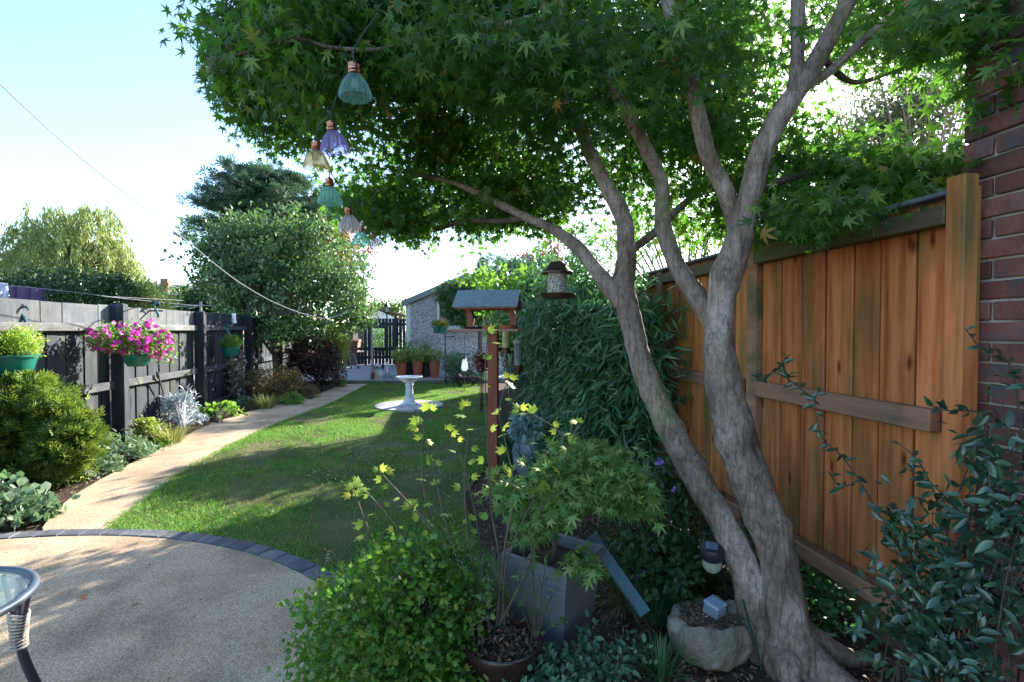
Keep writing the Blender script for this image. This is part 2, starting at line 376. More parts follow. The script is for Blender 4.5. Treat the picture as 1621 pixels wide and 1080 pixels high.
# path
PL = [(-2.6, 3.79), (-2.78, 4.0), (-3.04, 4.8), (-3.2, 6.3), (-3.3, 7.6), (-3.24, 8.7), (-3.0, 9.6), (-2.7, 10.5), (-2.52, 11.8), (-2.45, 13.28)]
PRt = [(-2.28, 3.83), (-2.38, 4.5), (-2.47, 5.3), (-2.47, 6.2), (-2.42, 7.2), (-2.27, 8.3), (-2.08, 9.3), (-1.93, 10.6), (-1.84, 12), (-1.76, 13.28)]
pl = spline([(a, b, 0) for a, b in PL], 5); pr = spline([(a, b, 0) for a, b in PRt], 5)
wob = lambda p, s: p + np.array([[.018 * noise.noise(Vector((q[1] * 3.1, s, 0))) + .008 * noise.noise(Vector((q[1] * 11, s, 0))), 0, 0] for q in p])
pl = wob(pl, 1); pr = wob(pr, 5); n = len(pl)
V = [tuple(p[:2]) + (z,) for z in (.022, -.02) for q in zip(pl, pr) for p in q]
F = [(2 * i, 2 * i + 1, 2 * i + 3, 2 * i + 2) for i in range(n - 1)] + [(2 * i, 2 * i + 2, 2 * n + 2 * i + 2, 2 * n + 2 * i) for i in range(n - 1)] + [(2 * i + 1, 2 * n + 2 * i + 1, 2 * n + 2 * i + 3, 2 * i + 3) for i in range(n - 1)]
g = MB(); g.add(V, F); tag(g.build('path', M_resin), kind='structure', label='narrow curving pale gravel path beside the lawn')
# lawn
LR = [(1.0, 13.28), (1.0, 12.2), (.95, 10.9), (.85, 9), (.85, 7.2), (.6, 5.8), (.42, 4.9), (.2, 4.2), (.25, 3.2), (.5, 2.6), (.45, 2.0)]
arc = [(PC[0] + (PR + .01) * math.cos(a), PC[1] + (PR + .01) * math.sin(a)) for a in np.linspace(R(20), math.acos((-2.28 - PC[0]) / PR), 24)]
lawn = [(p[0], p[1]) for p in pr[::-1] if p[1] > 3.85] ; lawn = lawn + arc[::-1] + [(x, y) for x, y in LR[::-1]]
me = bpy.data.meshes.new('lawn'); bm = bmesh.new(); vs_ = [bm.verts.new((x, y, .012)) for x, y in lawn]; fc = bm.faces.new(vs_)
if fc.normal.z < 0: fc.normal_flip()
bmesh.ops.triangulate(bm, faces=[fc]); bmesh.ops.subdivide_edges(bm, edges=bm.edges[:], cuts=2)
for f_ in bm.faces:
    f_.normal_update()
    if f_.normal.z < 0: f_.normal_flip()
bm.to_mesh(me); bm.free(); me.materials.append(M_turf)
tag(link('lawn', me, None, (0, 0, 0)), kind='structure', label='lawn turf with worn brown patches')
M_grass = leafmat('grass_blades', [(0, rgb(.05, .155, .025)), (.5, rgb(.088, .235, .034)), (.82, rgb(.17, .29, .045)), (.9, rgb(.32, .29, .11)), (1, rgb(.36, .30, .15))], rgb(.2, .42, .05), tfac=.45, rough=.5)
def worn(x, y):
    v = noise.noise(Vector((x * 1.4, y * 1.1, 3.3))) + .45 * noise.noise(Vector((x * 4.1, y * 3.3, 8)))
    for cx, cy, r in ((-.35, 5.6, .35), (-1.3, 4.6, .4), (.05, 4.3, .5), (-1.75, 6.0, .5), (-2.1, 9.6, .4), (.3, 11.3, .5), (-.2, 4.7, .3), (-.7, 7.5, .3)):
        v += .5 * math.exp(-((x - cx) ** 2 + ((y - cy) * .8) ** 2) / r ** 2)
    return v
xs = rng.uniform(-2.6, 1.0, 420000); ys = 2.0 + 11.3 * rng.random(420000) ** 1.35
k = inpoly(xs, ys, lawn); xs, ys = xs[k], ys[k]
wv = np.array([worn(a, b) for a, b in zip(xs, ys)]); k = rng.random(len(xs)) > np.clip((wv - .02) * 2.6, 0, .93); xs, ys, wv = xs[k], ys[k], wv[k]
n = len(xs); pos = np.stack([xs, ys, np.full(n, .010)], 1); Dg = unit(np.stack([rng.normal(size=n) * .55, rng.normal(size=n) * .55, np.ones(n)], 1))
hgt = rng.uniform(.018, .042, n) * (1 + .015 * ys); Ng = unit(np.stack([rng.normal(size=n), rng.normal(size=n), np.full(n, .4)], 1))
tint = np.clip(rng.random(n) * .72 + np.array([.25 * noise.noise(Vector((a * .9, b * .9, 0))) for a, b in zip(xs, ys)]) + .1 + .25 * np.clip(wv, 0, 1), 0, .999)
scatter_mesh('grass', T_BLADE, pos, Dg, Ng, hgt, M_grass, tint=tint)
xe, ye = [], []
for edge_l in (pr, np.array([(a_, b2, 0) for a_, b2 in arc])):
    for a_, b2 in zip(edge_l[:-1], edge_l[1:]):
        L_ = np.linalg.norm(b2 - a_)
        for _ in range(int(L_ * 420)):
            t_ = random.random(); q_ = a_ + (b2 - a_) * t_; xe.append(q_[0] + random.gauss(0, .018)); ye.append(q_[1] + random.gauss(0, .018))
ne = len(xe); scatter_mesh('edge_grass', T_BLADE, np.stack([xe, ye, np.full(ne, .018)], 1), unit(np.stack([rng.normal(size=ne) * .9, rng.normal(size=ne) * .9, np.ones(ne)], 1)), unit(rng.normal(size=(ne, 3)) + [0, 0, .4]), rng.uniform(.02, .05, ne), M_grass)['label'] = 'ragged grass along the lawn edges'
nw = 9000; xw, yw = rng.uniform(-2.4, .9, nw), rng.uniform(3.4, 12, nw); kw = inpoly(xw, yw, lawn) & (np.array([noise.noise(Vector((a_ * 2.2, b2 * 2.2, 40))) for a_, b2 in zip(xw, yw)]) > .12); xw, yw = xw[kw], yw[kw]; nw = len(xw)
scatter_mesh('clover', T_ROUND, np.stack([xw, yw, rng.uniform(.022, .04, nw)], 1), unit(np.stack([rng.normal(size=nw), rng.normal(size=nw), np.full(nw, .2)], 1)), unit(rng.normal(size=(nw, 3)) * .3 + [0, 0, 1]), rng.uniform(.012, .026, nw), M_grass)['label'] = 'small clover leaves in the lawn'
bpy.data.objects['grass']['label'] = 'short mown green grass blades of the lawn'
# lone grey-green grass behind the planter, soil debris
M_chip = leafmat('bark_chips', [(0, rgb(.03, .02, .014)), (.45, rgb(.09, .055, .035)), (.8, rgb(.17, .11, .07)), (.93, rgb(.3, .14, .05)), (1, rgb(.32, .28, .22))], rgb(.1, .05, .02), tfac=.05, rough=.8)
def chips(name, poly, n, size=(.008, .03), lab='', tmpl=None, mt=None):
    p = np.array(poly); x = rng.uniform(p[:, 0].min(), p[:, 0].max(), n); y = rng.uniform(p[:, 1].min(), p[:, 1].max(), n); k = inpoly(x, y, poly); x, y = x[k], y[k]; n = len(x)
    pos = np.stack([x, y, rng.uniform(.003, .02, n)], 1); D = unit(np.stack([rng.normal(size=n), rng.normal(size=n), rng.normal(size=n) * .3], 1)); Nn = unit(np.stack([rng.normal(size=n) * .4, rng.normal(size=n) * .4, np.ones(n)], 1))
    o = scatter_mesh(name, tmpl or T_SMALL, pos, D, Nn, rng.uniform(*size, n), mt or M_chip); o['label'] = lab; return o
chips('bark_litter', [(.3, 1.2), (1.9, 1.2), (1.9, 4.5), (.3, 4.5)], 14000, lab='bark chips and dead leaves on the soil under the maple')
chips('patio_debris', [(-3.6, 2), (-.5, 1.2), (-.6, 2.6), (-1.6, 3.5), (-3.3, 3.6)], 130, size=(.006, .018), lab='tiny leaf fragments scattered on the patio')
for v_ in bpy.data.objects['patio_debris'].data.vertices: v_.co.z += .03
chips('leaf_litter', [(-4, 4), (-3.05, 4.8), (-3.3, 6.5), (-3.4, 8), (-3, 9.6), (-2.6, 11), (-2.5, 13.2), (-4, 13.2)], 12000, size=(.012, .04), lab='dry leaves and bark on the border soil beside the path')
# raised terrace at the far end
g = MB(); g.box((-8, 13.3, -.05), (6, 26, .12), bev=.01); tag(g.build('terrace', M_conc), kind='structure', label='raised pale concrete terrace at the far end of the lawn')
g = MB(); g.box((-8, 13.285, -.02), (6, 13.296, .085)); tag(g.build('terrace_riser', mat('riser_stone', [(.3, rgb(.09, .08, .065)), (.7, rgb(.2, .18, .15))], scale=9, bump=.5, vary=0)), kind='structure', label='dark stone riser under the terrace edge')

# ------------------------------------------------------------------ left fence
M_fence = mat('charcoal_fence_stain', [(.3, rgb(.012, .016, .024)), (.55, rgb(.026, .033, .046)), (.8, rgb(.075, .085, .10))], rough=.7, scale=5, stretch=(6, 6, .6), bump=.4, bscale=30, vary=.3, stain=(rgb(.075, .085, .05), 2.2, .56, .74, (1, 1, .5)))
M_ftop = mat('weathered_grey_board', [(.3, rgb(.09, .095, .095)), (.6, rgb(.155, .16, .165)), (.85, rgb(.25, .25, .24))], rough=.8, scale=5, stretch=(5, 5, .7), bump=.4, bscale=30, vary=.22, stain=(rgb(.07, .08, .10), 2.5, .5, .7, (1, 1, 1)))
M_rail = mat('weathered_rail', [(.3, rgb(.07, .075, .08)), (.55, rgb(.17, .17, .165)), (.75, rgb(.42, .40, .37))], rough=.8, scale=7, stretch=(1, .5, 1), bump=.4, vary=.2)
M_raild = mat('dark_rail', [(.3, rgb(.03, .036, .046)), (.7, rgb(.085, .09, .10))], rough=.75, scale=7, stretch=(1, .5, 1), bump=.4, vary=.2, stain=(rgb(.15, .16, .09), 3, .55, .75, (1, 1, 1)))
lf = thing('wooden_fence', 'dark stained board fence along the left border with flower baskets', 'fence', (-4, 4.8, 0))
posts = [2.7, 4.8, 6.9, 9.05, 11.2, 13.3, 15.4, 17.5, 19.6]
for i, y in enumerate(posts):
    b = MB(); h = 1.72 if y < 8 else 1.70; b.box((-4.0, y - .06, 0), (-3.85, y + .06, h), bev=.012)
    o = b.build('post', M_fence, lf, origin=(-3.93, y, 0))
    if y == 6.9:
        for z in np.arange(.15, 1.3, .19):
            MB().tube([(-3.91, y - .062, z), (-3.91, y - .05, z)], .008, 6).build('hole', mat('black', [(0, rgb(.01, .01, .01)), (1, rgb(.02, .02, .02))], scale=2, bump=0, vary=0), o, origin=(-3.91, y - .06, z))
cache = {}
for a, b_ in zip(posts[:-1], posts[1:]):
    y0, y1 = a + .06, b_ - .06
    nb = 14; wdt = (y1 - y0) / nb
    for k in range(nb):
        yy = y0 + wdt * (k + .5); key = ('b', round(wdt, 3), k % 2)
        if key not in cache: cache[key] = mesh('board', *(lambda q: (q.v, q.f))(MB().box((-.009, -wdt / 2 - (.006 if k % 2 else -.002), 0), (.009, wdt / 2 + (.006 if k % 2 else -.002), 1.44), bev=.004)), M_fence)
        o = link('board', cache[key], lf, (-4.03 + .010 * (k % 2) + random.uniform(-.002, .002), yy, .03)); o.rotation_euler = (random.uniform(-.002, .002), 0, random.uniform(-.04, .04))
    yy = y0 - .05; 
    while yy < y1 + .04:
        wd = random.choice([.3, .42, .52, .58]); wd = min(wd, y1 + .05 - yy)
        if wd < .12: break
        MB().box((-4.015, yy + .003, 1.46), (-3.995, yy + wd - .003, 1.695 + random.uniform(-.006, .008)), bev=.004).build('board', M_ftop if y0 < 8.5 else M_fence, lf, origin=(-4, yy + wd / 2, 1.46)); yy += wd
    MB().box((-3.994, y0 - .02, 1.385), (-3.94, y1 + .02, 1.47), bev=.006).build('rail', M_rail if y0 < 8.5 else M_raild, lf, origin=(-4, yy, 1.4))
    MB().box((-3.994, y0, .67), (-3.945, y1, .765), bev=.006).build('rail', M_raild, lf, origin=(-4, yy, .7))
    MB().box((-3.994, y0, .06), (-3.95, y1, .15), bev=.006).build('rail', M_raild, lf, origin=(-4, yy, .1))

# ------------------------------------------------------------------ right fence
M_wood = mat('orange_cedar_board', [(.28, rgb(.24, .062, .018)), (.42, rgb(.46, .14, .042)), (.58, rgb(.66, .235, .078)), (.78, rgb(.46, .19, .08))], rough=.72, scale=3.2, stretch=(7, 7, .45), bump=.25, bscale=22, vary=.22, spec=.25, detail=8, stain=(rgb(.17, .125, .04), 1.9, .48, .70, (3, 3, .7)))
def knots(m, sx=(1, 2.6, 1)):
    n, l = nodes(m); b = n['Principled BSDF']; src = b.inputs['Base Color'].links[0].from_socket
    mp = n['Mapping']; tc = n.new('ShaderNodeTexCoord'); m2 = n.new('ShaderNodeMapping'); m2.inputs['Scale'].default_value = (0.0, 2.6, .9)
    l.new(tc.outputs['Object'], m2.inputs['Vector']); l.new(mp.inputs['Location'].links[0].from_socket, m2.inputs['Location'])
    v = n.new('ShaderNodeTexVoronoi'); v.voronoi_dimensions = '2D'; v.inputs['Scale'].default_value = 1.6; sx_ = n.new('ShaderNodeSeparateXYZ'); cx_ = n.new('ShaderNodeCombineXYZ'); l.new(m2.outputs[0], sx_.inputs[0]); l.new(sx_.outputs[1], cx_.inputs[0]); l.new(sx_.outputs[2], cx_.inputs[1]); l.new(cx_.outputs[0], v.inputs['Vector'])
    cr = n.new('ShaderNodeValToRGB'); e = cr.color_ramp.elements; e[0].position = .02; e[0].color = (.16, .12, .1, 1); e[1].position = .07; e[1].color = (1, 1, 1, 1); q = e.new(.04); q.color = (.55, .42, .34, 1); 
    l.new(v.outputs['Distance'], cr.inputs[0]); mx = n.new('ShaderNodeMixRGB'); mx.blend_type = 'MULTIPLY'; mx.inputs[0].default_value = .9; l.new(src, mx.inputs[1]); l.new(cr.outputs[0], mx.inputs[2]); l.new(mx.outputs[0], b.inputs['Base Color'])
knots(M_wood)
M_woodrail = mat('brown_rail', [(.3, rgb(.22, .11, .065)), (.7, rgb(.42, .22, .13))], rough=.75, scale=5, stretch=(5, .5, 5), bump=.3, vary=.15, stain=(rgb(.10, .10, .05), 3, .52, .7, (1, 1, 1)))
M_woodtop = mat('algae_rail', [(.3, rgb(.07, .06, .03)), (.7, rgb(.15, .11, .055))], rough=.8, scale=5, stretch=(5, .5, 5), bump=.3, vary=.15, stain=(rgb(.09, .12, .04), 3, .45, .65, (1, 1, 1)))
M_cope = mat('felt_coping', [(.3, rgb(.09, .105, .12)), (.7, rgb(.17, .19, .22))], rough=.8, scale=10, bump=.3, vary=0)
M_dkseam = mat('dark_seam', [(.4, rgb(.02, .015, .01)), (.6, rgb(.14, .13, .05))], scale=2, bump=0, vary=.4)  # gap shade put into the colour of the strips; nail heads share it
rf = thing('wooden_fence', 'orange brown close board fence beside the brick wall', 'fence', (1.95, 1.6, 0))
MB().box((1.875, 1.579, 0), (1.937, 1.65, 1.965), bev=.004).build('post', M_wood, rf, origin=(1.9, 1.63, 0))
MB().box((1.94, 1.60, 0), (1.975, 1.65, 1.93), bev=.004).build('post', M_wood, rf, origin=(1.9, 1.54, .4), label='narrower darker post strip against the bricks')
NAILS = MB()
pan = [1.652, 2.87, 4.2, 5.55, 6.9, 8.25, 9.6, 10.95, 12.3]
for i, (a, b_) in enumerate(zip(pan[:-1], pan[1:])):
    y0 = a if i == 0 else a + .05; y1 = b_ - .05
    if i: MB().box((1.90, a - .048, 0), (1.99, a + .048, 1.9), bev=.005).build('post', M_woodrail, rf, origin=(1.95, a, 0))
    yy = y0 + .004
    while yy < y1 - .03:
        wd = random.uniform(.135, .175); wd = y1 - yy if y1 - yy - wd < .07 else wd
        th = random.uniform(0, .006)
        b = MB(); b.box((1.935 + th, yy + .004, .24), (1.957 + th, yy + wd - .006, 1.90), bev=.006)
        o = b.build('board', M_wood, rf, origin=(1.95, yy + wd / 2, .24 + random.uniform(-.002, .002))); yy += wd
        for zz_ in (.24 + .015, 1.045, 1.83): 
            for dy_ in (.3, .72): NAILS.tube([(1.935 + th - .002, yy - wd * dy_, zz_ if zz_ > .3 else .33), (1.935 + th + .001, yy - wd * dy_, zz_ if zz_ > .3 else .33)], .0035, 6)
        MB().box((1.966, yy - .03, .24), (1.972, yy + .03, 1.89)).build('gap_shade_strip', M_dkseam, rf, origin=(1.97, yy, .3))  # added dark strip behind each open board gap, painting its shade
    MB().box((1.872, y0 + (.03 if i else .0), 1.795), (1.93, y1, 1.87), bev=.005).build('rail', M_woodtop, rf, origin=(1.9, yy, 1.8))
    MB().box((1.875, y0 + .045, 1.0), (1.93, y1, 1.09), bev=.006).build('rail', M_woodrail, rf, origin=(1.9, yy, 1.0))
    MB().box((1.86, y0, .2), (1.93, y1, .285), bev=.008).build('rail', M_woodrail, rf, origin=(1.9, yy, .2), label='bottom rail with dirt on top')
    MB().box((1.88, y0, 1.905), (2.0, b_ + .02, 1.924), bev=.004).build('coping', M_cope, rf, origin=(1.9, yy, 1.92))
    MB().box((1.955, y0, .0), (1.985, y1, .20), bev=.004).build('gravel_board', M_woodtop, rf, origin=(1.9, yy, .05))
NAILS.build('nails', M_dkseam, rf, kind='stuff')
n = 5000; pos = np.stack([rng.uniform(1.862, 1.93, n), rng.uniform(1.7, 4.2, n), rng.uniform(.286, .293, n)], 1)
o = scatter_mesh('rail_dirt', T_SMALL, pos, rdir(n) * [1, 1, .3], np.tile([0, 0, 1.], (n, 1)), rng.uniform(.003, .010, n), M_chip, rf)

# ------------------------------------------------------------------ brick house corner
M_brick = mat('red_brick', [(.25, rgb(.09, .06, .055)), (.5, rgb(.20, .08, .062)), (.75, rgb(.28, .13, .10))], rough=.9, scale=7, bump=.6, bscale=50, vary=.4, spec=.2, stain=(rgb(.10, .095, .10), 6, .5, .68, (1, 1, 1)))
M_mortar = mat('mortar', [(.3, rgb(.32, .28, .24)), (.7, rgb(.5, .45, .39))], rough=.95, scale=9, bump=.7, bscale=60, vary=0, stain=(rgb(.08, .09, .07), 3, .5, .7, (1, 1, 1)))
bh = thing('brick_house', 'corner of the red brick house at the right edge', 'house', (2, 1.6, 0))
MB().box((1.998, -4, -.05), (7, 1.673, 5.4)).build('wall', M_mortar, bh, origin=(2, 1.6, 0))
rest = MB()
for c in range(70):
    z = .01 + c * .075; y = 1.68; first = True
    while y > -3.9:
        L = .1025 if (first and c % 2) else .215; first = False
        if z < 3.1 and y > .8:
            key = ('k', L, random.randrange(4))
            if key not in cache:
                q = MB(); q.box((-.05, -L / 2, -.0325), (.05, L / 2, .0325), bev=.004); q.v = [tuple(np.array(p) + np.array([random.uniform(-.0025, .001), random.uniform(-.002, .002), random.uniform(-.0018, .0018)])) for p in q.v]; cache[key] = mesh('brick', q.v, q.f, M_brick)
            o = link('brick', cache[key], bh, (2.035 + random.uniform(-.003, .003), y - L / 2, z + .0325)); o.rotation_euler = (random.uniform(-.006, .006), 0, 0)
        else: rest.box((1.985, y - L, z), (2.0, y, z + .065))
        y -= L + .01
rest.build('brickwork', M_brick, bh, kind='stuff')

# ------------------------------------------------------------------ far buildings
M_white = mat('white_paint', [(.3, rgb(.66, .67, .68)), (.7, rgb(.78, .79, .8))], rough=.6, scale=4, bump=.05, vary=.03)
def pebble():
    m = mat('pebble_dash', [(.3, rgb(.42, .39, .41)), (.7, rgb(.55, .52, .54))], rough=.9, scale=1.2, bump=0, vary=0)
    n, l = nodes(m); b = n['Principled BSDF']; src = b.inputs['Base Color'].links[0].from_socket
    tc = n.new('ShaderNodeTexCoord'); v = n.new('ShaderNodeTexVoronoi'); v.inputs['Scale'].default_value = 38; l.new(tc.outputs['Object'], v.inputs['Vector']); sp = n.new('ShaderNodeSeparateColor'); l.new(v.outputs['Color'], sp.inputs[0])
    cr = n.new('ShaderNodeValToRGB'); e = cr.color_ramp.elements; e[0].position = .1; e[0].color = (.4, .35, .4, 1); e[1].position = .8; e[1].color = (1.35, 1.35, 1.35, 1); l.new(sp.outputs[0], cr.inputs[0])
    mx = n.new('ShaderNodeMixRGB'); mx.blend_type = 'MULTIPLY'; mx.inputs[0].default_value = .85; l.new(src, mx.inputs[1]); l.new(cr.outputs[0], mx.inputs[2]); l.new(mx.outputs[0], b.inputs['Base Color'])
    bp = n.new('ShaderNodeBump'); bp.inputs['Strength'].default_value = .8; bp.inputs['Distance'].default_value = .012; l.new(v.outputs['Distance'], bp.inputs['Height']); l.new(bp.outputs[0], b.inputs['Normal'])
    return m
M_peb = pebble()
M_roof = mat('grey_roof_sheet', [(.3, rgb(.10, .10, .105)), (.7, rgb(.17, .165, .16))], rough=.8, scale=5, bump=.4, vary=0)
M_darkmetal = mat('black_iron', [(.3, rgb(.012, .012, .014)), (.7, rgb(.03, .03, .034))], rough=.5, scale=20, bump=.1, vary=0, metal=.3)
M_winglass = mat('dark_window_glass', [(0, rgb(.03, .04, .045)), (1, rgb(.05, .06, .065))], rough=.08, scale=1, bump=0, spec=.8, vary=0)
ga = thing('garage', 'pebble dashed garage with a shallow grey gable roof behind the terracotta pots', 'garage', (-.3, 14.9, .12))
x0 = P(651, 560, 15.)[0]; yg = 14.9; x1 = x0 + 3.3; ze = 2.15; xm = (x0 + x1) / 2; za = 2.95
b = MB(); b.add([(x0, yg, .1), (x1, yg, .1), (x1, yg, ze), (xm, yg, za - .05), (x0, yg, ze), (x0, yg + 5, .1), (x1, yg + 5, .1), (x1, yg + 5, ze), (xm, yg + 5, za - .05), (x0, yg + 5, ze)], [(0, 1, 2, 3, 4), (9, 8, 7, 6, 5), (0, 4, 9, 5), (2, 1, 6, 7), (4, 3, 8, 9), (3, 2, 7, 8)])
b.build('wall', M_peb, ga, origin=(x0, yg, .1))
b = MB()
for s_, xe in ((-1, x0), (1, x1)):
    a0 = np.array([xe + s_ * .22, yg - .14, ze - .02]); a1 = np.array([xm, yg - .14, za + .02]); dz = np.array([0, 0, .08]); dy = np.array([0, 5.4, 0])
    b.add([a0, a1, a1 + dz, a0 + dz, a0 + dy, a1 + dy, a1 + dy + dz, a0 + dz + dy], [(0, 1, 2, 3), (7, 6, 5, 4), (0, 3, 7, 4), (3, 2, 6, 7), (1, 0, 4, 5)])
b.build('roof', M_roof, ga, origin=(xm, yg, za))
b = MB()
for s_, xe in ((-1, x0), (1, x1)):
    a0 = np.array([xe + s_ * .24, yg - .17, ze - .1]); a1 = np.array([xm, yg - .17, za - .06]); dz = np.array([0, 0, .17]); dy = np.array([0, .025, 0])
    b.add([a0, a1, a1 + dz, a0 + dz, a0 + dy, a1 + dy, a1 + dy + dz, a0 + dz + dy], [(0, 1, 2, 3), (7, 6, 5, 4), (0, 3, 7, 4), (3, 2, 6, 7), (1, 0, 4, 5)])
b.build('bargeboard', mat('grey_bargeboard', [(0, rgb(.2, .2, .2)), (1, rgb(.27, .27, .27))], scale=5, vary=0), ga, origin=(xm, yg - .17, za))
MB().box((x0 - .13, yg - .03, .12), (x0 - .002, yg + .12, ze - .02), bev=.01).build('corner_post', M_white, ga, origin=(x0, yg, .12), label='white corner post')
wx0 = P(692, 500, 15)[0]; wx1 = wx0 + 1.25; wz0 = P(700, 519, 15)[2]; wz1 = P(700, 478, 15)[2]
wf = MB().box((wx0, yg - .05, wz0), (wx0 + .07, yg - .002, wz1), bev=.005).box((wx1 - .07, yg - .05, wz0), (wx1, yg - .002, wz1), bev=.005).box((wx0 + .07, yg - .05, wz1 - .06), (wx1 - .07, yg - .002, wz1), bev=.005).box((wx0 + .07, yg - .05, wz0), (wx1 - .07, yg - .002, wz0 + .06), bev=.005).build('window', M_white, ga, origin=(wx0, yg, wz0))
MB().box((wx0 + .07, yg - .02, wz0 + .06), (wx1 - .07, yg - .004, wz1 - .06)).build('pane', M_winglass, wf, origin=(wx0, yg, wz0))
MB().box((wx0 - .05, yg - .12, wz0 - .07), (wx1 + .05, yg - .003, wz0 - .002), bev=.01).build('sill', M_white, wf, origin=(wx0, yg, wz0))

M_gate = mat('black_gate_stain', [(.3, rgb(.016, .018, .026)), (.7, rgb(.04, .044, .058))], rough=.7, scale=6, stretch=(5, 5, .6), bump=.3, vary=.25)
yG = 19.0; gt = thing('picket_gate', 'black vertical board gate with a square opening behind the lamp post', 'gate', tuple(P(590, 575, 19.2)))
def gx(px): return P(px, 540, yG + .3)[0]
def gz(py): return P(590, py, yG + .3)[2]
xl = gx(545); xr = gx(651); xx = xl; k = 0
op = (gx(594), gx(612), gz(549), gz(520)); op2 = (gx(569.5), gx(581.5), gz(556), gz(516))
while xx < xr:
    wd = .125; segs = [(.13, gz(505 if xx > gx(584) else 512) - (.02 if xx > gx(628) else 0))]
    for o_ in (op, op2):
        if xx + wd > o_[0] and xx < o_[1]: segs = [(.13, o_[2]), (o_[3], segs[0][1])]
    for z0, z1 in segs: MB().box((xx, yG, z0), (xx + wd - random.uniform(.008, .022), yG + .02, z1), bev=.004).build('board', M_gate, gt, origin=(xx, yG, z0))
    xx += wd
for z in (gz(514) - .04, gz(553), gz(566)): MB().box((xl, yG + .022, z), (xr, yG + .06, z + .1)).build('rail', M_gate, gt, origin=(xl, yG, z))
for px in (584, 629): MB().box((gx(px) - .05, yG - .05, .12), (gx(px) + .05, yG - .003, gz(503)), bev=.008).build('post', M_gate, gt, origin=(gx(px), yG, .12))
MB().box((op[0] - .06, yG - .03, op[2] - .06), (op[0], yG - .004, op[3] + .06)).box((op[1], yG - .03, op[2] - .06), (op[1] + .06, yG - .004, op[3] + .06)).box((op[0], yG - .03, op[2] - .06), (op[1], yG - .004, op[2])).box((op[0], yG - .03, op[3]), (op[1], yG - .004, op[3] + .06)).build('opening_frame', M_gate, gt, origin=(op[0], yG, op[2]))
b = MB().box((gx(632), yG - .04, gz(530)), (gx(634.5), yG - .004, gz(527))).build('latch', M_darkmetal, gt, origin=(gx(632), yG, gz(530)))
# white outbuilding beyond the gate
wh = thing('white_garage', 'white gabled outbuilding with a brown roof beyond the black gate', 'building', (gx(600), 27, 0))
def bx(px): return P(px, 520, 27.3)[0]
def bz(py): return P(600, py, 27.3)[2]
a, c_ = bx(578), bx(629); mid = (a + c_) / 2
b = MB(); b.add([(a, 27, 0), (c_, 27, 0), (c_, 27, bz(504)), (mid, 27, bz(493)), (a, 27, bz(504)), (a, 33, 0), (c_, 33, 0), (c_, 33, bz(504)), (mid, 33, bz(493)), (a, 33, bz(504))], [(0, 1, 2, 3, 4), (9, 8, 7, 6, 5), (0, 4, 9, 5), (2, 1, 6, 7)]); b.build('wall', M_white, wh, origin=(a, 27, 0))
M_brownroof = mat('brown_tile_roof', [(.3, rgb(.16, .11, .08)), (.7, rgb(.27, .2, .15))], rough=.85, scale=8, bump=.5, vary=0)
b = MB()
for e_ in (a - .15, c_ + 1.6):
    ze_ = bz(504) - .03 if e_ < mid else bz(507.5)
    b.add([(e_, 26.9, ze_), (mid, 26.9, bz(492)), (mid, 33, bz(492)), (e_, 33, ze_), (e_, 26.9, ze_ + .06), (mid, 26.9, bz(491)), (mid, 33, bz(491)), (e_, 33, ze_ + .06)], [(0, 1, 2, 3), (7, 6, 5, 4), (0, 4, 5, 1), (3, 2, 6, 7), (0, 3, 7, 4)])
b.build('roof', M_brownroof, wh, origin=(mid, 27, bz(492)))
bw = thing('brick_wall', 'low orange brick wall seen through the gap left of the gate', 'wall', (gx(572), 22, 0))
q0, q1 = P(560, 540, 22.3)[0], P(584, 540, 22.3)[0]
MB().box((q0, 22, 0), (q1, 22.1, P(570, 538, 22.3)[2]), bev=.01).build('wall', mat('orange_brickwork', [(.3, rgb(.30, .09, .045)), (.7, rgb(.42, .15, .08))], scale=12, bump=.6, vary=0), bw)
MB().box((q0 - .02, 21.98, P(570, 538, 22.3)[2]), (q1 + .02, 22.12, P(570, 536, 22.3)[2]), bev=.01).build('coping', M_conc, bw)
# far houses beyond the left fence
fh = thing('terraced_house', 'distant low house roofs between the pale yellow bush and the apple tree', 'house', (-28, 60, 0))
h0, h1 = P(225, 460, 60)[0], P(330, 460, 60)[0]
b = MB(); ya = P(225, 460, 60)[1]; zt = P(225, 447, 60)[2]; zb = P(225, 466, 60)[2]
b.add([(h0, ya - 3, zb), (h1, ya + 6, zb), (h1, ya + 9, zt), (h0, ya, zt), (h0, ya + 3, zb), (h1, ya + 12, zb)], [(0, 1, 2, 3), (3, 2, 5, 4), (0, 3, 4), (1, 5, 2)])
b.build('roof', mat('slate_roof', [(.3, rgb(.10, .11, .13)), (.7, rgb(.17, .18, .2))], scale=3, bump=.2, vary=0), fh)
MB().add([(h0, ya - 2.8, -.5), (h1, ya + 6.2, -.5), (h1, ya + 6.2, zb), (h0, ya - 2.8, zb), (h0, ya + 3, -.5), (h1, ya + 12, -.5), (h1, ya + 12, zb), (h0, ya + 3, zb)], [(0, 1, 2, 3), (4, 7, 6, 5), (0, 3, 7, 4), (1, 5, 6, 2)]).build('wall', mat('far_brick', [(0, rgb(.22, .1, .07)), (1, rgb(.28, .14, .1))], scale=3, vary=0), fh)
for px in (203, 262):
    c0 = P(px, 447, 61); MB().box((c0[0] - .4, c0[1] - .4, zb - 1), (c0[0] + .4, c0[1] + .4, zt + (1.0 if px == 203 else .5)), bev=.02).build('chimney', MATS['far_brick'], fh)
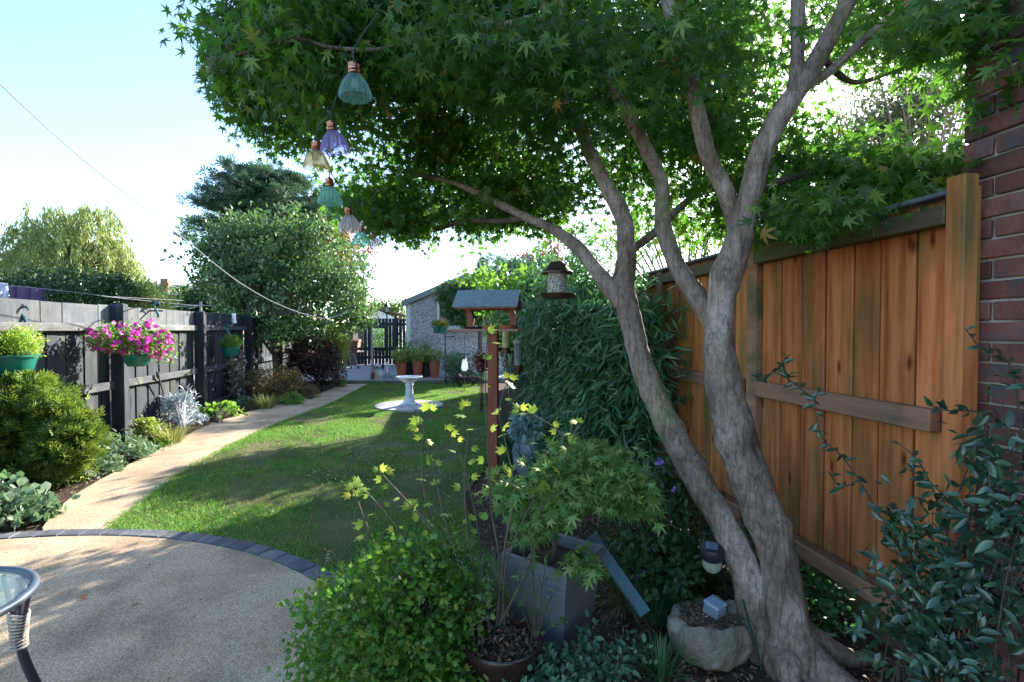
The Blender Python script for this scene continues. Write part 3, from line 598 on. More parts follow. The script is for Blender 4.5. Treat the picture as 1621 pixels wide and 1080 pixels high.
# ================================================================== TREES AND PLANTS
M_bark = mat('maple_bark', [(.3, rgb(.085, .055, .038)), (.45, rgb(.175, .125, .095)), (.58, rgb(.26, .20, .16)), (.75, rgb(.45, .39, .35))], rough=.72, scale=5, stretch=(1.3, 1.3, .6), bump=.6, bscale=26, bdist=.012, vary=0, spec=.35, detail=12, stain=(rgb(.17, .17, .08), 4.2, .56, .70, (1, 1, .5)))
def bark2(m):
    n, l = nodes(m); b = n['Principled BSDF']; src = b.inputs['Base Color'].links[0].from_socket; tc = n.new('ShaderNodeTexCoord')
    out = src
    for sc_, st, lo, hi, dark in ((55, (1, 1, .4), .38, .62, .74), (9, (3, 3, .35), .485, .50, .68), (26, (.35, .35, 2.2), .36, .42, .94), (140, (1, 1, 1), .35, .65, .8)):
        mp_ = n.new('ShaderNodeMapping'); mp_.inputs['Scale'].default_value = st; l.new(tc.outputs['Object'], mp_.inputs['Vector'])
        nz = n.new('ShaderNodeTexNoise'); nz.inputs['Scale'].default_value = sc_; nz.inputs['Detail'].default_value = 8; nz.inputs['Distortion'].default_value = .4; l.new(mp_.outputs[0], nz.inputs['Vector'])
        if sc_ == 9:
            ab = n.new('ShaderNodeMath'); ab.operation = 'PINGPONG'; ab.inputs[1].default_value = .5; l.new(nz.outputs['Fac'], ab.inputs[0]); s2 = ab.outputs[0]; lo, hi = .47, .495
            mr = n.new('ShaderNodeMapRange'); mr.inputs['From Min'].default_value = hi; mr.inputs['From Max'].default_value = lo
        else:
            s2 = nz.outputs['Fac']; mr = n.new('ShaderNodeMapRange'); mr.inputs['From Min'].default_value = lo; mr.inputs['From Max'].default_value = hi
        mr.inputs['To Min'].default_value = dark; mr.inputs['To Max'].default_value = 1.12; l.new(s2, mr.inputs['Value'])
        mx = n.new('ShaderNodeMixRGB'); mx.blend_type = 'MULTIPLY'; mx.inputs[0].default_value = 1; l.new(out, mx.inputs[1]); l.new(mr.outputs[0], mx.inputs[2]); out = mx.outputs[0]
        if sc_ in (9, 26):
            bp = n.new('ShaderNodeBump'); bp.inputs['Strength'].default_value = .5; bp.inputs['Distance'].default_value = .006; l.new(mr.outputs[0], bp.inputs['Height'])
            old = b.inputs['Normal'].links[0].from_socket if b.inputs['Normal'].links else None
            if old: l.new(old, bp.inputs['Normal'])
            l.new(bp.outputs[0], b.inputs['Normal'])
    l.new(out, b.inputs['Base Color'])
bark2(M_bark)
M_twig = mat('dark_twig', [(.3, rgb(.04, .03, .022)), (.7, rgb(.10, .08, .06))], rough=.85, scale=12, bump=.3, vary=0)
M_bark2 = mat('brown_bark', [(.3, rgb(.06, .048, .038)), (.7, rgb(.17, .14, .11))], rough=.85, scale=9, stretch=(1, 1, .4), bump=.6, vary=0)
LM = lambda name, a, b, c, t, **k: leafmat(name, [(0, rgb(*a)), (.55, rgb(*b)), (1, rgb(*c))], rgb(*t), **k)
M_maple = leafmat('maple_leaf', [(0, rgb(.022, .060, .014)), (.5, rgb(.045, .11, .02)), (.8, rgb(.09, .185, .03)), (.985, rgb(.16, .24, .045)), (1, rgb(.30, .12, .03))], rgb(.15, .38, .03), rough=.38, tfac=.52, spec=.5)

# ---- the maple
mp = thing('maple_tree', 'large multi stemmed maple with pale lichen stained trunks beside the orange fence', 'tree', (1.40, 1.98, 0))
def limb(pts, w=None):
    """(px, py, depth, half width px) -> world points and radii"""
    p = np.array([list(P(a, b, d)) + [h * d / FPX] for a, b, d, h in pts]); s_ = spline(p, 14); return s_[:, :3], np.maximum(s_[:, 3], .002)
STEMS = [
 [(1222, 1062, 2.16, 50), (1200, 985, 2.17, 38), (1180, 900, 2.2, 32), (1145, 830, 2.24, 31), (1093, 740, 2.3, 31), (1052, 660, 2.37, 28), (1024, 600, 2.42, 25), (1003, 530, 2.46, 24), (988, 460, 2.5, 24), (992, 400, 2.52, 20), (986, 345, 2.56, 18), (960, 293, 2.6, 15), (933, 240, 2.65, 14), (915, 190, 2.7, 12), (890, 130, 2.7, 10), (870, 60, 2.7, 8), (850, -40, 2.7, 6)],
 [(1252, 1062, 2.10, 62), (1246, 985, 2.1, 46), (1236, 900, 2.12, 38), (1216, 830, 2.14, 40), (1180, 740, 2.16, 39), (1156, 660, 2.18, 39), (1144, 600, 2.2, 35), (1138, 540, 2.2, 29), (1142, 480, 2.2, 27), (1150, 436, 2.2, 30), (1172, 375, 2.18, 24), (1192, 290, 2.15, 22), (1211, 230, 2.12, 22), (1244, 169, 2.08, 21), (1282, 115, 2.05, 18), (1324, 38, 2.0, 16), (1360, -30, 1.98, 13)],
]
LIMBS = [
 [(1134, 520, 2.28, 18), (1112, 480, 2.32, 19), (1075, 427, 2.36, 17), (1050, 360, 2.38, 15), (1047, 290, 2.38, 13), (1027, 245, 2.36, 12), (1009, 210, 2.34, 11), (969, 138, 2.3, 10), (929, 80, 2.28, 9), (890, 15, 2.25, 7), (870, -40, 2.25, 6)],
 [(1146, 455, 2.26, 17), (1163, 370, 2.3, 16), (1155, 320, 2.28, 16), (1122, 250, 2.22, 15), (1107, 191, 2.2, 14), (1089, 115, 2.16, 13), (1071, 53, 2.12, 12), (1050, -20, 2.08, 11)],
 [(1256, 150, 2.06, 14), (1262, 90, 2.06, 12), (1263, 30, 2.05, 12), (1262, -40, 2.05, 10)],
 [(1268, 140, 2.05, 11), (1315, 112, 2.08, 9), (1355, 75, 2.1, 8), (1400, 35, 2.15, 7), (1440, 0, 2.2, 5)],
 [(985, 480, 2.5, 19), (966, 456, 2.52, 16), (944, 428, 2.56, 14), (913, 391, 2.62, 12), (874, 362, 2.7, 10), (835, 345, 2.8, 8), (780, 318, 3.0, 7), (720, 290, 3.2, 5), (650, 275, 3.4, 4)],
 [(905, 160, 2.7, 9), (878, 36, 2.6, 8), (794, 42, 2.5, 8), (755, 30, 2.45, 7), (697, 32, 2.3, 5), (655, 58, 2.2, 4), (600, 78, 2.1, 3), (520, 75, 2.0, 3)],
 [(940, 95, 2.3, 7), (889, 67, 2.35, 7), (822, 86, 2.45, 6), (755, 103, 2.6, 6), (711, 119, 2.7, 5), (655, 136, 2.8, 4), (600, 145, 2.9, 3)],
 [(990, 400, 2.55, 9), (1005, 392, 2.6, 8), (1040, 365, 2.7, 8), (1075, 330, 2.85, 7), (1110, 300, 3.1, 6)],
 [(920, 210, 2.68, 9), (890, 178, 2.9, 8), (850, 170, 3.1, 7), (810, 140, 3.3, 6), (740, 110, 3.4, 5)],
 [(1200, 300, 2.16, 7), (1260, 280, 2.3, 6), (1330, 270, 2.4, 5), (1420, 285, 2.3, 4), (1520, 275, 2.0, 3)],
 [(1300, 90, 2.05, 7), (1350, 130, 2.2, 5), (1420, 110, 2.3, 4), (1520, 60, 2.1, 3), (1600, 50, 1.9, 2)],
 [(835, 345, 2.8, 6), (790, 350, 3.0, 5), (740, 350, 3.3, 4), (690, 365, 3.6, 3)],
 [(655, 136, 2.8, 4), (560, 190, 2.9, 3), (470, 200, 2.9, 2.5), (400, 180, 2.9, 2)],
 [(520, 75, 2.0, 3), (460, 60, 2.1, 3), (400, 80, 2.2, 2), (340, 95, 2.3, 1.5)],
]
LP = []
def tree_mesh(lst, seg):
    b = MB()
    for i, s_ in enumerate(lst):
        pt, rd = limb(s_); rd = rd * (.72 if i == 0 else .78); LP.append(pt); sg = seg
        if rd.max() < .03: sg = 8
        rd = rd * np.array([1 + .07 * noise.noise(Vector(q * 5)) for q in pt]); b.tube(pt, rd, sg, jit=.15)
    return b
b = tree_mesh(STEMS, 56)
for ang, L in ((-20, .5), (35, .38), (170, .45), (255, .35), (300, .5), (100, .35)):      # root flare
    a = R(ang); c0 = np.array([1.42, 1.98, .10]); pts = [c0 + [0, 0, .06], c0 + np.array([math.cos(a) * .16, math.sin(a) * .16, -.03]), c0 + np.array([math.cos(a) * L * .6, math.sin(a) * L * .6, -.085]), c0 + np.array([math.cos(a + .2) * L, math.sin(a + .2) * L, -.13])]
    b.tube(spline(pts, 5), np.linspace(.085, .02, 16), 12, jit=.2)
b.build('trunk', M_bark, mp, smooth=True)
k0 = len(LP)
for s_ in LIMBS:
    pt, rd = limb(s_); rd = rd * .85; LP.append(pt); MB().tube(pt, rd * np.array([1 + .08 * noise.noise(Vector(q * 6)) for q in pt]), 16 if rd.max() > .03 else 8, jit=.08).build('branch', M_bark if rd.max() > .022 else M_twig, mp, origin=pt[0], smooth=True)
# crown volumes: (px, py, depth, rx px, ry px, rdepth m)
def pb(px, py, d, rx, ry, rd, wgt=1): return (P(px, py, d), (rx * d / FPX, rd, ry * d / FPX), wgt)
CR = [pb(430, 40, 2.6, 105, 140, .5, 1.2), pb(400, 130, 2.9, 62, 75, .4, .55), pb(520, 80, 2.3, 110, 120, .5, 1.0), pb(640, 60, 2.9, 170, 150, .8, 2.1), pb(470, 205, 3.0, 62, 42, .35, .4),
      pb(800, 60, 3.2, 190, 190, .9, 2.6), pb(700, 230, 3.5, 150, 105, .7, 1.5), pb(590, 320, 3.7, 75, 50, .5, .55), pb(640, 345, 3.7, 70, 42, .4, .5), pb(830, 300, 3.3, 110, 90, .6, 1.1), pb(760, 345, 3.8, 60, 36, .5, .35),
      pb(960, 90, 3.4, 190, 170, .9, 1.8), pb(1060, 60, 3.0, 180, 200, .8, 1.6), pb(1010, 250, 3.6, 110, 110, .6, .7), pb(1130, 170, 2.9, 120, 160, .5, 1.0), pb(1170, 330, 3.0, 130, 60, .4, .45),
      pb(1240, 270, 2.6, 130, 66, .4, .55), pb(1400, 285, 2.3, 160, 32, .3, .5), pb(1310, 345, 2.2, 100, 24, .2, .16), pb(1520, 262, 1.9, 60, 16, .15, .09), pb(1280, 40, 2.9, 160, 120, .6, .45),
      pb(1420, 30, 2.4, 130, 55, .4, .32), pb(1530, 40, 1.9, 80, 55, .3, .20), pb(1570, 130, 1.8, 40, 30, .15, .03),
      pb(880, 60, 2.1, 120, 90, .14, .14), pb(1100, 70, 2.0, 100, 70, .14, .10), pb(740, 70, 2.1, 130, 80, .15, .2), pb(1000, 170, 2.2, 90, 60, .12, .12), pb(1290, 335, 2.0, 90, 32, .12, .10), pb(860, 190, 2.5, 90, 70, .15, .15), 
      (P(800, -160, 3.3), (1.9, 1.3, .75), 3.5), (P(1150, -140, 3.0), (1.2, 1.0, .6), 2), (P(520, -120, 2.8), (.8, .8, .5), 1)]
cp, cdn = cloud(CR, 2150, shell=.25, lump=.3, fr=2.6)
LPa = np.concatenate(LP)
pos, D, ci = clumps(cp, cdn, 34, .105, flat=.5)
tx, ty, tz = proj(pos)
keepm = (tz > 1.35)
# open sky windows seen from the garden side: keep the underside above the measured canopy edge
edge_x = [0, 290, 330, 370, 430, 480, 520, 600, 700, 760, 860, 950, 1060, 1200, 1300, 1400, 1500, 1560, 1621]
edge_y = [-60, 60, 150, 235, 262, 275, 345, 392, 400, 385, 392, 385, 395, 392, 395, 335, 335, 305, 235]
sp = rng.random(len(pos))
keepm &= (ty < np.interp(tx, edge_x, edge_y) + rng.normal(size=len(pos)) * 9 + 16 * np.sin(tx / 23.) * np.sin(tx / 61. + 1))
pos, D = pos[keepm], D[keepm]; n = len(pos)
dl = unit(D * .35 + rng.normal(size=(n, 3)) * .55 + np.array([0, 0, -.75])); nl = unit(rng.normal(size=(n, 3)) * .65 + np.array([-.2, -.35, .45]))
sz = rng.uniform(.030, .062, n)
ctn = rng.random(len(cp))[ci[keepm]]
scatter(mp, T_MAPLE, pos, dl, nl, sz, M_maple, tint=np.clip(ctn * .6 + rng.random(n) * .42, 0, .999), nparts=300, tmpl_hi=T_MAPLE_HI, rest='crown')
b = MB(); q = cp[rng.permutation(len(cp))[:700]]
for c in q:
    j = np.argmin(((LPa - c) ** 2).sum(1)); a = LPa[j]; L = np.linalg.norm(c - a)
    if L < .05 or L > .8: continue
    m_ = (a + c) / 2 + rng.normal(size=3) * .05 * L + [0, 0, .08 * L]; b.tube(spline([a, m_, c], 4), np.linspace(.0015 + .004 * L, .001, 9), 4, cap=False)
b.build('twigs', M_twig, mp, kind='stuff')
print('maple leaves', n)

def stems_to(root, base, targets, r0=.006, m=None, name='stems', every=1, sag=.1, spread=.02, kind='stuff', seg=4):
    b = MB(); base = np.array(base, float)
    for c in targets[::every]:
        a = base + np.append(rng.normal(size=2) * spread, 0); mid = a * .45 + c * .55 + np.array([0, 0, sag * np.linalg.norm(c - a)]); mid[:2] = a[:2] * .6 + c[:2] * .4
        b.tube(spline([a, mid, c], 4), np.linspace(r0, r0 * .3, 9), seg, cap=False)
    return b.build(name, m or M_twig, root, kind=kind)
def bush(name, label, cat, base, blobs, nc, per, rad, tmpl, size, m, group=None, shell=.6, lump=.3, fr=2.4, nparts=0, hi=None, up=.3, out=.7, rnd=.6, droop=.2, nup=.7, flat=.8, stems=30, stem_m=None, r0=.006, zmin=.01, part='leaf'):
    root = thing(name, label, cat, tuple(base), group)
    c, d = cloud(blobs, nc, shell=shell, lump=lump, fr=fr, seed=random.random() * 50); k = c[:, 2] > zmin; c, d = c[k], d[k]
    pos, D, _ = clumps(c, d, per, rad, flat); k = pos[:, 2] > zmin; pos, D = pos[k], D[k]
    dl, nl = orient(D, up, out, rnd, droop, nup)
    scatter(root, tmpl, pos, dl, nl, rng.uniform(size[0], size[1], len(pos)), m, nparts=nparts, tmpl_hi=hi, part=part)
    if stems: stems_to(root, base, c[rng.permutation(len(c))[:stems]], r0, stem_m)
    return root, c
def GB(px, py, dpx, h=None): return G(px, py)
def E3(px, py, d, rx, ry, rd, wgt=1): return pb(px, py, d, rx, ry, rd, wgt)

# ---- leaf materials
L_apple = LM('apple_leaf', (.035, .075, .03), (.07, .125, .05), (.16, .21, .10), (.16, .32, .05), rough=.35, tfac=.35)
L_conifer = LM('dark_conifer_needle', (.04, .08, .055), (.07, .13, .08), (.12, .19, .11), (.1, .2, .08), tfac=.2)
L_cypress = LM('golden_cypress', (.015, .05, .012), (.07, .14, .022), (.22, .29, .05), (.3, .4, .04), rough=.6, tfac=.25)
L_willow = LM('willow_leaf', (.10, .14, .045), (.19, .24, .08), (.32, .35, .15), (.4, .48, .12), tfac=.45)
L_dark = LM('dark_green_leaf', (.012, .035, .012), (.025, .06, .02), (.05, .10, .03), (.06, .15, .02), tfac=.25)
L_yellowg = LM('yellow_green_leaf', (.12, .17, .03), (.20, .25, .05), (.32, .34, .10), (.4, .5, .06), tfac=.4)
L_mid = LM('mid_green_leaf', (.03, .07, .02), (.055, .12, .03), (.10, .18, .04), (.14, .32, .03), tfac=.35)
L_fresh = LM('fresh_green_leaf', (.05, .12, .02), (.09, .19, .03), (.18, .28, .05), (.25, .48, .04), tfac=.45)
L_bamboo = LM('bamboo_leaf', (.016, .055, .03), (.04, .115, .055), (.13, .23, .10), (.12, .32, .06), rough=.33, tfac=.35)
L_purple = LM('purple_leaf', (.02, .008, .012), (.05, .02, .022), (.10, .06, .05), (.12, .03, .03), tfac=.3)
L_rust = LM('rusty_leaf', (.08, .045, .02), (.16, .11, .035), (.24, .19, .06), (.3, .2, .05), tfac=.3)
L_silver = LM('silver_leaf', (.26, .30, .32), (.38, .42, .45), (.55, .58, .60), (.3, .35, .3), tfac=.15, rough=.8)
L_sage = LM('sage_leaf', (.07, .12, .07), (.12, .19, .11), (.24, .31, .22), (.2, .35, .12), tfac=.3, rough=.7)
L_glossy = LM('glossy_evergreen_leaf', (.012, .036, .02), (.024, .064, .03), (.055, .11, .055), (.06, .16, .04), rough=.22, tfac=.15, spec=.7)
L_olive = LM('olive_leaf', (.07, .09, .06), (.13, .16, .11), (.24, .27, .2), (.2, .28, .12), tfac=.3)
L_hawth = leafmat('lobed_shrub_leaf', [(0, rgb(.04, .105, .018)), (.5, rgb(.08, .18, .026)), (.9, rgb(.15, .26, .045)), (.97, rgb(.2, .22, .04)), (1, rgb(.35, .3, .05))], rgb(.18, .4, .03), tfac=.4)
L_yellow = leafmat('yellowing_leaf', [(0, rgb(.12, .24, .04)), (.55, rgb(.22, .34, .05)), (.8, rgb(.36, .42, .05)), (1, rgb(.7, .5, .08))], rgb(.5, .6, .06), tfac=.45)
L_jap = LM('small_maple_leaf', (.06, .13, .03), (.10, .20, .045), (.22, .28, .08), (.25, .45, .06), tfac=.4)
L_dry = LM('dried_leaf', (.10, .09, .07), (.20, .18, .14), (.30, .27, .2), (.2, .15, .1), tfac=.2)
L_blue = LM('blue_green_leaf', (.03, .085, .045), (.06, .14, .075), (.14, .24, .14), (.12, .3, .12), tfac=.3, rough=.55)

# ---- far trees behind the left fence
wl = thing('willow_tree', 'tall weeping willow rising behind the left fence', 'tree', tuple(G(115, 600) * 0 + [P(115, 450, 26)[0], P(115, 450, 26)[1], 0]))
heads = [pb(115, 365, 26, 58, 34, 2.0, 1.6), pb(62, 368, 26, 30, 22, 1.6, .8), pb(172, 392, 26, 30, 26, 1.4, .8), pb(150, 334, 26, 24, 14, 1, .6), pb(105, 340, 26, 22, 14, 1, .4), pb(22, 396, 26, 22, 16, 1.2, .6), pb(110, 400, 25.4, 80, 34, 1.6, 1.4)]
hp, hd = cloud(heads, 400, shell=.75, lump=.6, fr=3)
hp = hp[hp[:, 2] > 3.6]; P_, D_, N_l = [], [], []
for a, d in zip(hp, hd):
    L = rng.uniform(.9, 3.0); nn = int(L * 22); t = rng.random(nn); dr = np.array([d[0], d[1], 0]) * .6 + rng.normal(size=3) * [.15, .15, 0]
    q = a + np.outer(t, dr) * L + np.outer(t ** 1.3, [0, 0, -L]) + rng.normal(size=(nn, 3)) * .04; P_.append(q); D_.append(unit(np.array([0, 0, -1]) + rng.normal(size=(nn, 3)) * .35))
P_ = np.concatenate(P_); D_ = np.concatenate(D_); scatter_mesh('foliage', T_STRIP, P_, D_, unit(rng.normal(size=D_.shape) + [.3, -.4, .2]), rng.uniform(.22, .42, len(P_)), L_willow, wl)
b = MB(); c = np.array([P(115, 450, 26)[0], P(115, 450, 26)[1]]); b.tube([(c[0], c[1], -.1), (c[0] + .1, c[1], 2.5), (c[0], c[1] + .1, 5)], [.4, .3, .2], 10); b.build('trunk', M_bark2, wl)
stems_to(wl, (c[0], c[1], 4), hp[rng.permutation(len(hp))[:60]], .06, M_bark2, 'branches')
bush('evergreen_bush', 'wide dark green bush in front of the willow, behind the fence', 'bush', tuple([P(110, 470, 18)[0], P(110, 470, 18)[1], 0]),
     [pb(50, 462, 18, 55, 34, 1), pb(120, 460, 18, 60, 36, 1.2), pb(175, 462, 18, 34, 28, .8), pb(90, 500, 18, 110, 45, 1.2)], 900, 12, .11, T_SMALL, (.08, .15), L_dark, stems=20, r0=.03)
bush('evergreen_bush', 'pale yellow green rounded bush right of the dark bush, beyond the fence', 'bush', tuple([P(232, 480, 19)[0], P(232, 480, 19)[1], 0]),
     [pb(232, 478, 19, 38, 36, .9), pb(215, 470, 19, 22, 26, .6), pb(232, 510, 19, 44, 40, .9)], 420, 12, .10, T_SMALL, (.07, .13), L_yellowg, stems=20, r0=.03)
for px, py, d, rx, ry, lab in ((292, 490, 40, 60, 42, 'mid green treetop in front of the distant roofs'), (330, 478, 30, 34, 30, 'darker green treetop left of the apple tree above the fence')):
    bush('distant_tree', lab, 'tree', (P(px, py, d)[0], P(px, py, d)[1], 0), [pb(px, py, d, rx, ry, 1.6), pb(px, py + 25, d, rx * 1.1, ry, 1.6)], 420, 10, .25, T_SMALL, (.18, .34), L_mid if d == 40 else L_dark, stems=20, r0=.06, stem_m=M_bark2)
# dark conifer behind the apple tree: layered horizontal sprays
cf = thing('pine_tree', 'tall dark blue green conifer behind the apple tree', 'tree', (P(430, 500, 24)[0], P(430, 500, 24)[1], 0))
c = np.array([P(435, 500, 24)[0], P(435, 500, 24)[1]]); pp, dd = [], []; br = MB()
for i in range(150):
    z = rng.uniform(2.6, 8.5); a = rng.uniform(0, 2 * math.pi); L = (3.6 if z < 7.6 else 3.6 * (9.0 - z) / 1.6) * rng.uniform(.55, 1.05); d = np.array([math.cos(a), math.sin(a), rng.uniform(.05, .3)])
    st = np.array([c[0], c[1], z]); br.tube([st, st + d * L * .5, st + d * L + [0, 0, .15]], [.06, .04, .01], 5)
    t = rng.random(150) ** .6; q = st + np.outer(t * L, d) + rng.normal(size=(150, 3)) * [.24, .24, .10]; pp.append(q); dd.append(unit(d + rng.normal(size=(150, 3)) * .45 + [0, 0, .25]))
pp = np.concatenate(pp); dd = np.concatenate(dd); k = pp[:, 2] < 9.0 + 0 * pp[:, 0]
scatter_mesh('foliage', T_FAN, pp, dd, unit(rng.normal(size=pp.shape) * .4 + [0, 0, 1]), rng.uniform(.16, .32, len(pp)), L_conifer, cf); br.tube([(c[0], c[1], -.1), (c[0], c[1], 8.2)], [.25, .06], 10); br.build('trunk', M_bark2, cf)
bush('red_leaved_tree', 'red and orange leaved treetop glimpsed below the hanging glass lights', 'tree', (P(575, 500, 20)[0], P(575, 500, 20)[1], 0), [pb(560, 392, 20, 38, 26, .8), pb(530, 372, 20, 20, 12, .5)], 160, 10, .12, T_SMALL, (.09, .16), leafmat('red_leaf', [(0, rgb(.14, .02, .01)), (.5, rgb(.3, .05, .015)), (1, rgb(.2, .14, .03))], rgb(.6, .12, .03)), stems=25, r0=.03, stem_m=M_bark2)
bush('distant_tree', 'small pale treetop right of the lamp post lantern', 'tree', (P(640, 500, 34)[0], P(640, 500, 34)[1], 0), [pb(632, 490, 34, 32, 16, 1.2), pb(600, 492, 34, 26, 14, 1)], 260, 10, .2, T_SMALL, (.13, .24), L_mid, stems=15, r0=.04)
bush('hedge', 'sunlit green hedge seen through the square gate opening', 'hedge', (P(606, 560, 23.5)[0], P(606, 560, 23.5)[1], 0), [pb(606, 545, 23.5, 26, 36, .5)], 300, 10, .10, T_SMALL, (.07, .13), L_fresh, stems=12, r0=.02)

# ---- apple tree
ab = np.array([P(437, 590, 11.6)[0] , P(437, 590, 11.6)[1], 0]); ap = thing('apple_tree', 'rounded apple tree with grey green leaves at the end of the left border', 'tree', tuple(ab))
dA = 11.6
crown = [pb(450, 440, dA, 120, 95, 1.5, 3), pb(385, 430, dA, 80, 70, 1.2, 1.5), pb(380, 380, dA, 55, 45, .9, .8), pb(470, 375, dA, 75, 45, 1.0, 1), pb(540, 460, dA, 52, 60, 1, 1), pb(340, 410, dA, 40, 45, .8, .5), pb(470, 520, dA, 90, 34, 1, .8), pb(566, 505, dA, 34, 20, .8, .3), pb(395, 490, dA, 62, 40, 1, .7)]
c, d = cloud(crown, 1500, shell=.3, lump=.55, fr=3.6); pos, D, _ = clumps(c, d, 17, .085, .9); dl, nl = orient(D, .7, .5, .6, .2, .6)
scatter_mesh('crown', T_OVAL, pos, dl, nl, rng.uniform(.07, .12, len(pos)), L_apple, ap)
for px, py in ((330, 345), (392, 318), (408, 330), (318, 395), (303, 410), (450, 330), (596, 455), (588, 420), (350, 350)):   # upright outer shoots
    t0 = P(px, py + 45, dA); t1 = P(px + random.uniform(-6, 6), py, dA); t = rng.random(26); q = t0 + np.outer(t, t1 - t0)
    scatter_mesh('foliage', T_OVAL, q, unit(rng.normal(size=(26, 3)) + [0, 0, .9]), rdir(26), rng.uniform(.05, .08, 26), L_apple, ap)
b = MB(); top = P(445, 545, dA)
b.tube(spline([ab + [0, 0, -.05], ab + [.03, 0, .4], ab + [-.02, 0, .8]], 5), np.linspace(.10, .07, 11), 12, jit=.15); b.tube(spline([ab + [.14, .1, -.05], ab + [.22, .1, .45], ab + [.42, .1, .95]], 5), np.linspace(.07, .05, 11), 10, jit=.15)
for px, py, r_ in ((380, 470, .04), (410, 420, .045), (470, 440, .04), (520, 470, .035), (560, 500, .03), (355, 430, .03), (440, 380, .03), (500, 400, .03)):
    e_ = P(px, py, dA + random.uniform(-.5, .5)); s0 = ab + ([-.02, 0, .78] if px < 440 else [.42, .1, .92]); b.tube(spline([s0, s0 * .5 + e_ * .5 + [0, 0, -.12], e_], 6), np.linspace(r_, .008, 13), 8, jit=.1)
b.build('trunk', M_bark2, ap, smooth=True); stems_to(ap, P(450, 500, dA), c[rng.permutation(len(c))[:160]], .008, M_bark2, 'twigs', spread=.4)

# ---- left border plants, front to back
bush('golden_cypress', 'large rounded golden green dwarf cypress under the nearest hanging basket', 'shrub', (P(45, 740, 4.75)[0], P(45, 740, 4.75)[1], 0),
     [pb(35, 700, 4.75, 80, 80, .42, 2.6), pb(30, 640, 4.75, 62, 50, .38, 1.3), pb(108, 712, 4.6, 38, 52, .28, 1), pb(85, 655, 4.7, 30, 30, .22, .5), pb(-10, 700, 4.7, 60, 110, .4, 1.5), pb(120, 680, 4.65, 26, 26, .2, .3)], 1700, 10, .026, T_FAN, (.04, .075), L_cypress, shell=.8, lump=.38, fr=7, up=.5, out=.9, rnd=.35, droop=.0, stems=45, r0=.012, stem_m=M_bark2, nparts=200, part='spray')
bush('geranium_plant', 'round leaved green plant at the patio end of the border', 'plant', tuple(G(25, 838)), [pb(25, 812, 3.62, 42, 26, .24), pb(-20, 805, 3.6, 50, 36, .28), pb(58, 825, 3.7, 18, 13, .1)], 420, 2.0, .03, T_ROUND, (.04, .07), L_sage, shell=.7, up=.7, out=.5, rnd=.4, droop=0, nup=1, nparts=260, stems=50, r0=.003)
bush('sage_plant', 'grey green spreading leafy plant beside the cypress', 'plant', tuple(G(190, 738)), [pb(180, 718, 5.25, 40, 27, .3), pb(212, 720, 5.5, 22, 14, .2), pb(155, 745, 4.9, 26, 12, .2)], 240, 8, .03, T_LANCE, (.06, .10), L_sage, up=.5, stems=40, r0=.003, nparts=120, hi=T_LANCE_HI)
bush('euonymus_shrub', 'small yellow green euonymus by the drilled fence post', 'shrub', tuple(G(240, 705)), [pb(237, 686, 6.2, 24, 22, .2), pb(228, 676, 6.2, 12, 12, .12)], 130, 7, .025, T_OVAL, (.03, .055), L_yellowg, stems=25, r0=.004, nparts=80)
def tuft(name, label, base, n, h, spread, m, wid=1.0, nparts=0, cat='plant', lean=.6, tm=None):
    root = thing(name, label, cat, tuple(base)); b0 = np.array(base)
    a = rng.uniform(0, 2 * math.pi, n); ln = rng.uniform(.1, lean, n); V0 = []; F0 = []; tt = []
    for i in range(n):
        d = np.array([math.cos(a[i]), math.sin(a[i]), 0]); s_ = b0 + d * spread * rng.random() * .4; L = h * rng.uniform(.6, 1.1); ww = .006 * wid * rng.uniform(.7, 1.2); sd = np.array([-d[1], d[0], 0]) * ww; k = len(V0)
        for j, t in enumerate((0, .3, .6, .85, 1)):
            q = s_ + d * spread * ln[i] * (t ** 1.5) * 1.6 + [0, 0, L * (t - .42 * ln[i] * t ** 3)]; wq = (1, 1, .8, .45, .05)[j]
            V0 += [q - sd * wq, q + sd * wq + [0, 0, .15 * ww]]
        F0 += [(k + 2 * j, k + 2 * j + 1, k + 2 * j + 3, k + 2 * j + 2) for j in range(4)]; tt += [rng.random()] * 4
    V0 = np.array(V0) - b0; me = npmesh('blades', V0, np.array(F0), m, np.array(tt)); o = link('blades', me, root, b0); o['kind'] = 'stuff'; return root
L_yellowgrass = LM('yellow_grass_blade', (.12, .15, .04), (.22, .24, .07), (.36, .34, .14), (.4, .42, .1), tfac=.35)
L_strap = LM('strap_leaf', (.02, .07, .03), (.04, .12, .05), (.09, .19, .07), (.1, .28, .05), tfac=.3, rough=.4)
tuft('grass_tuft', 'yellow green grass tuft right of the euonymus', G(272, 703), 170, .26, .3, L_yellowgrass)
bush('groundcover_plant', 'low creeping green plant at the path edge below the yellow grass tuft', 'plant', tuple(G(225, 722)), [pb(228, 716, 5.7, 26, 8, .2), pb(258, 706, 6.0, 20, 7, .15)], 150, 8, .025, T_SMALL, (.02, .04), L_fresh, stems=0)
bush('silver_ragwort', 'silvery white leaved plant in front of the second fence bay', 'plant', tuple(G(288, 688)), [pb(285, 655, 7.4, 26, 34, .22), pb(282, 637, 7.4, 24, 10, .15), pb(305, 668, 7.4, 20, 18, .15)], 170, 7, .028, T_LANCE, (.06, .11), L_silver, up=.8, out=.4, nparts=160, hi=T_LANCE_HI, stems=50, r0=.004, stem_m=mat('silver_stem', [(0, rgb(.3, .31, .33)), (1, rgb(.45, .46, .48))], scale=5, vary=0))
bush('geranium_plant', 'bright green lobed leaf clump right of the silver plant', 'plant', tuple(G(345, 672)), [pb(350, 656, 8.0, 28, 16, .25), pb(322, 666, 7.8, 20, 13, .2)], 230, 3, .03, T_ROUND, (.05, .085), L_fresh, up=.7, out=.4, nup=1, nparts=120, stems=40, r0=.003)
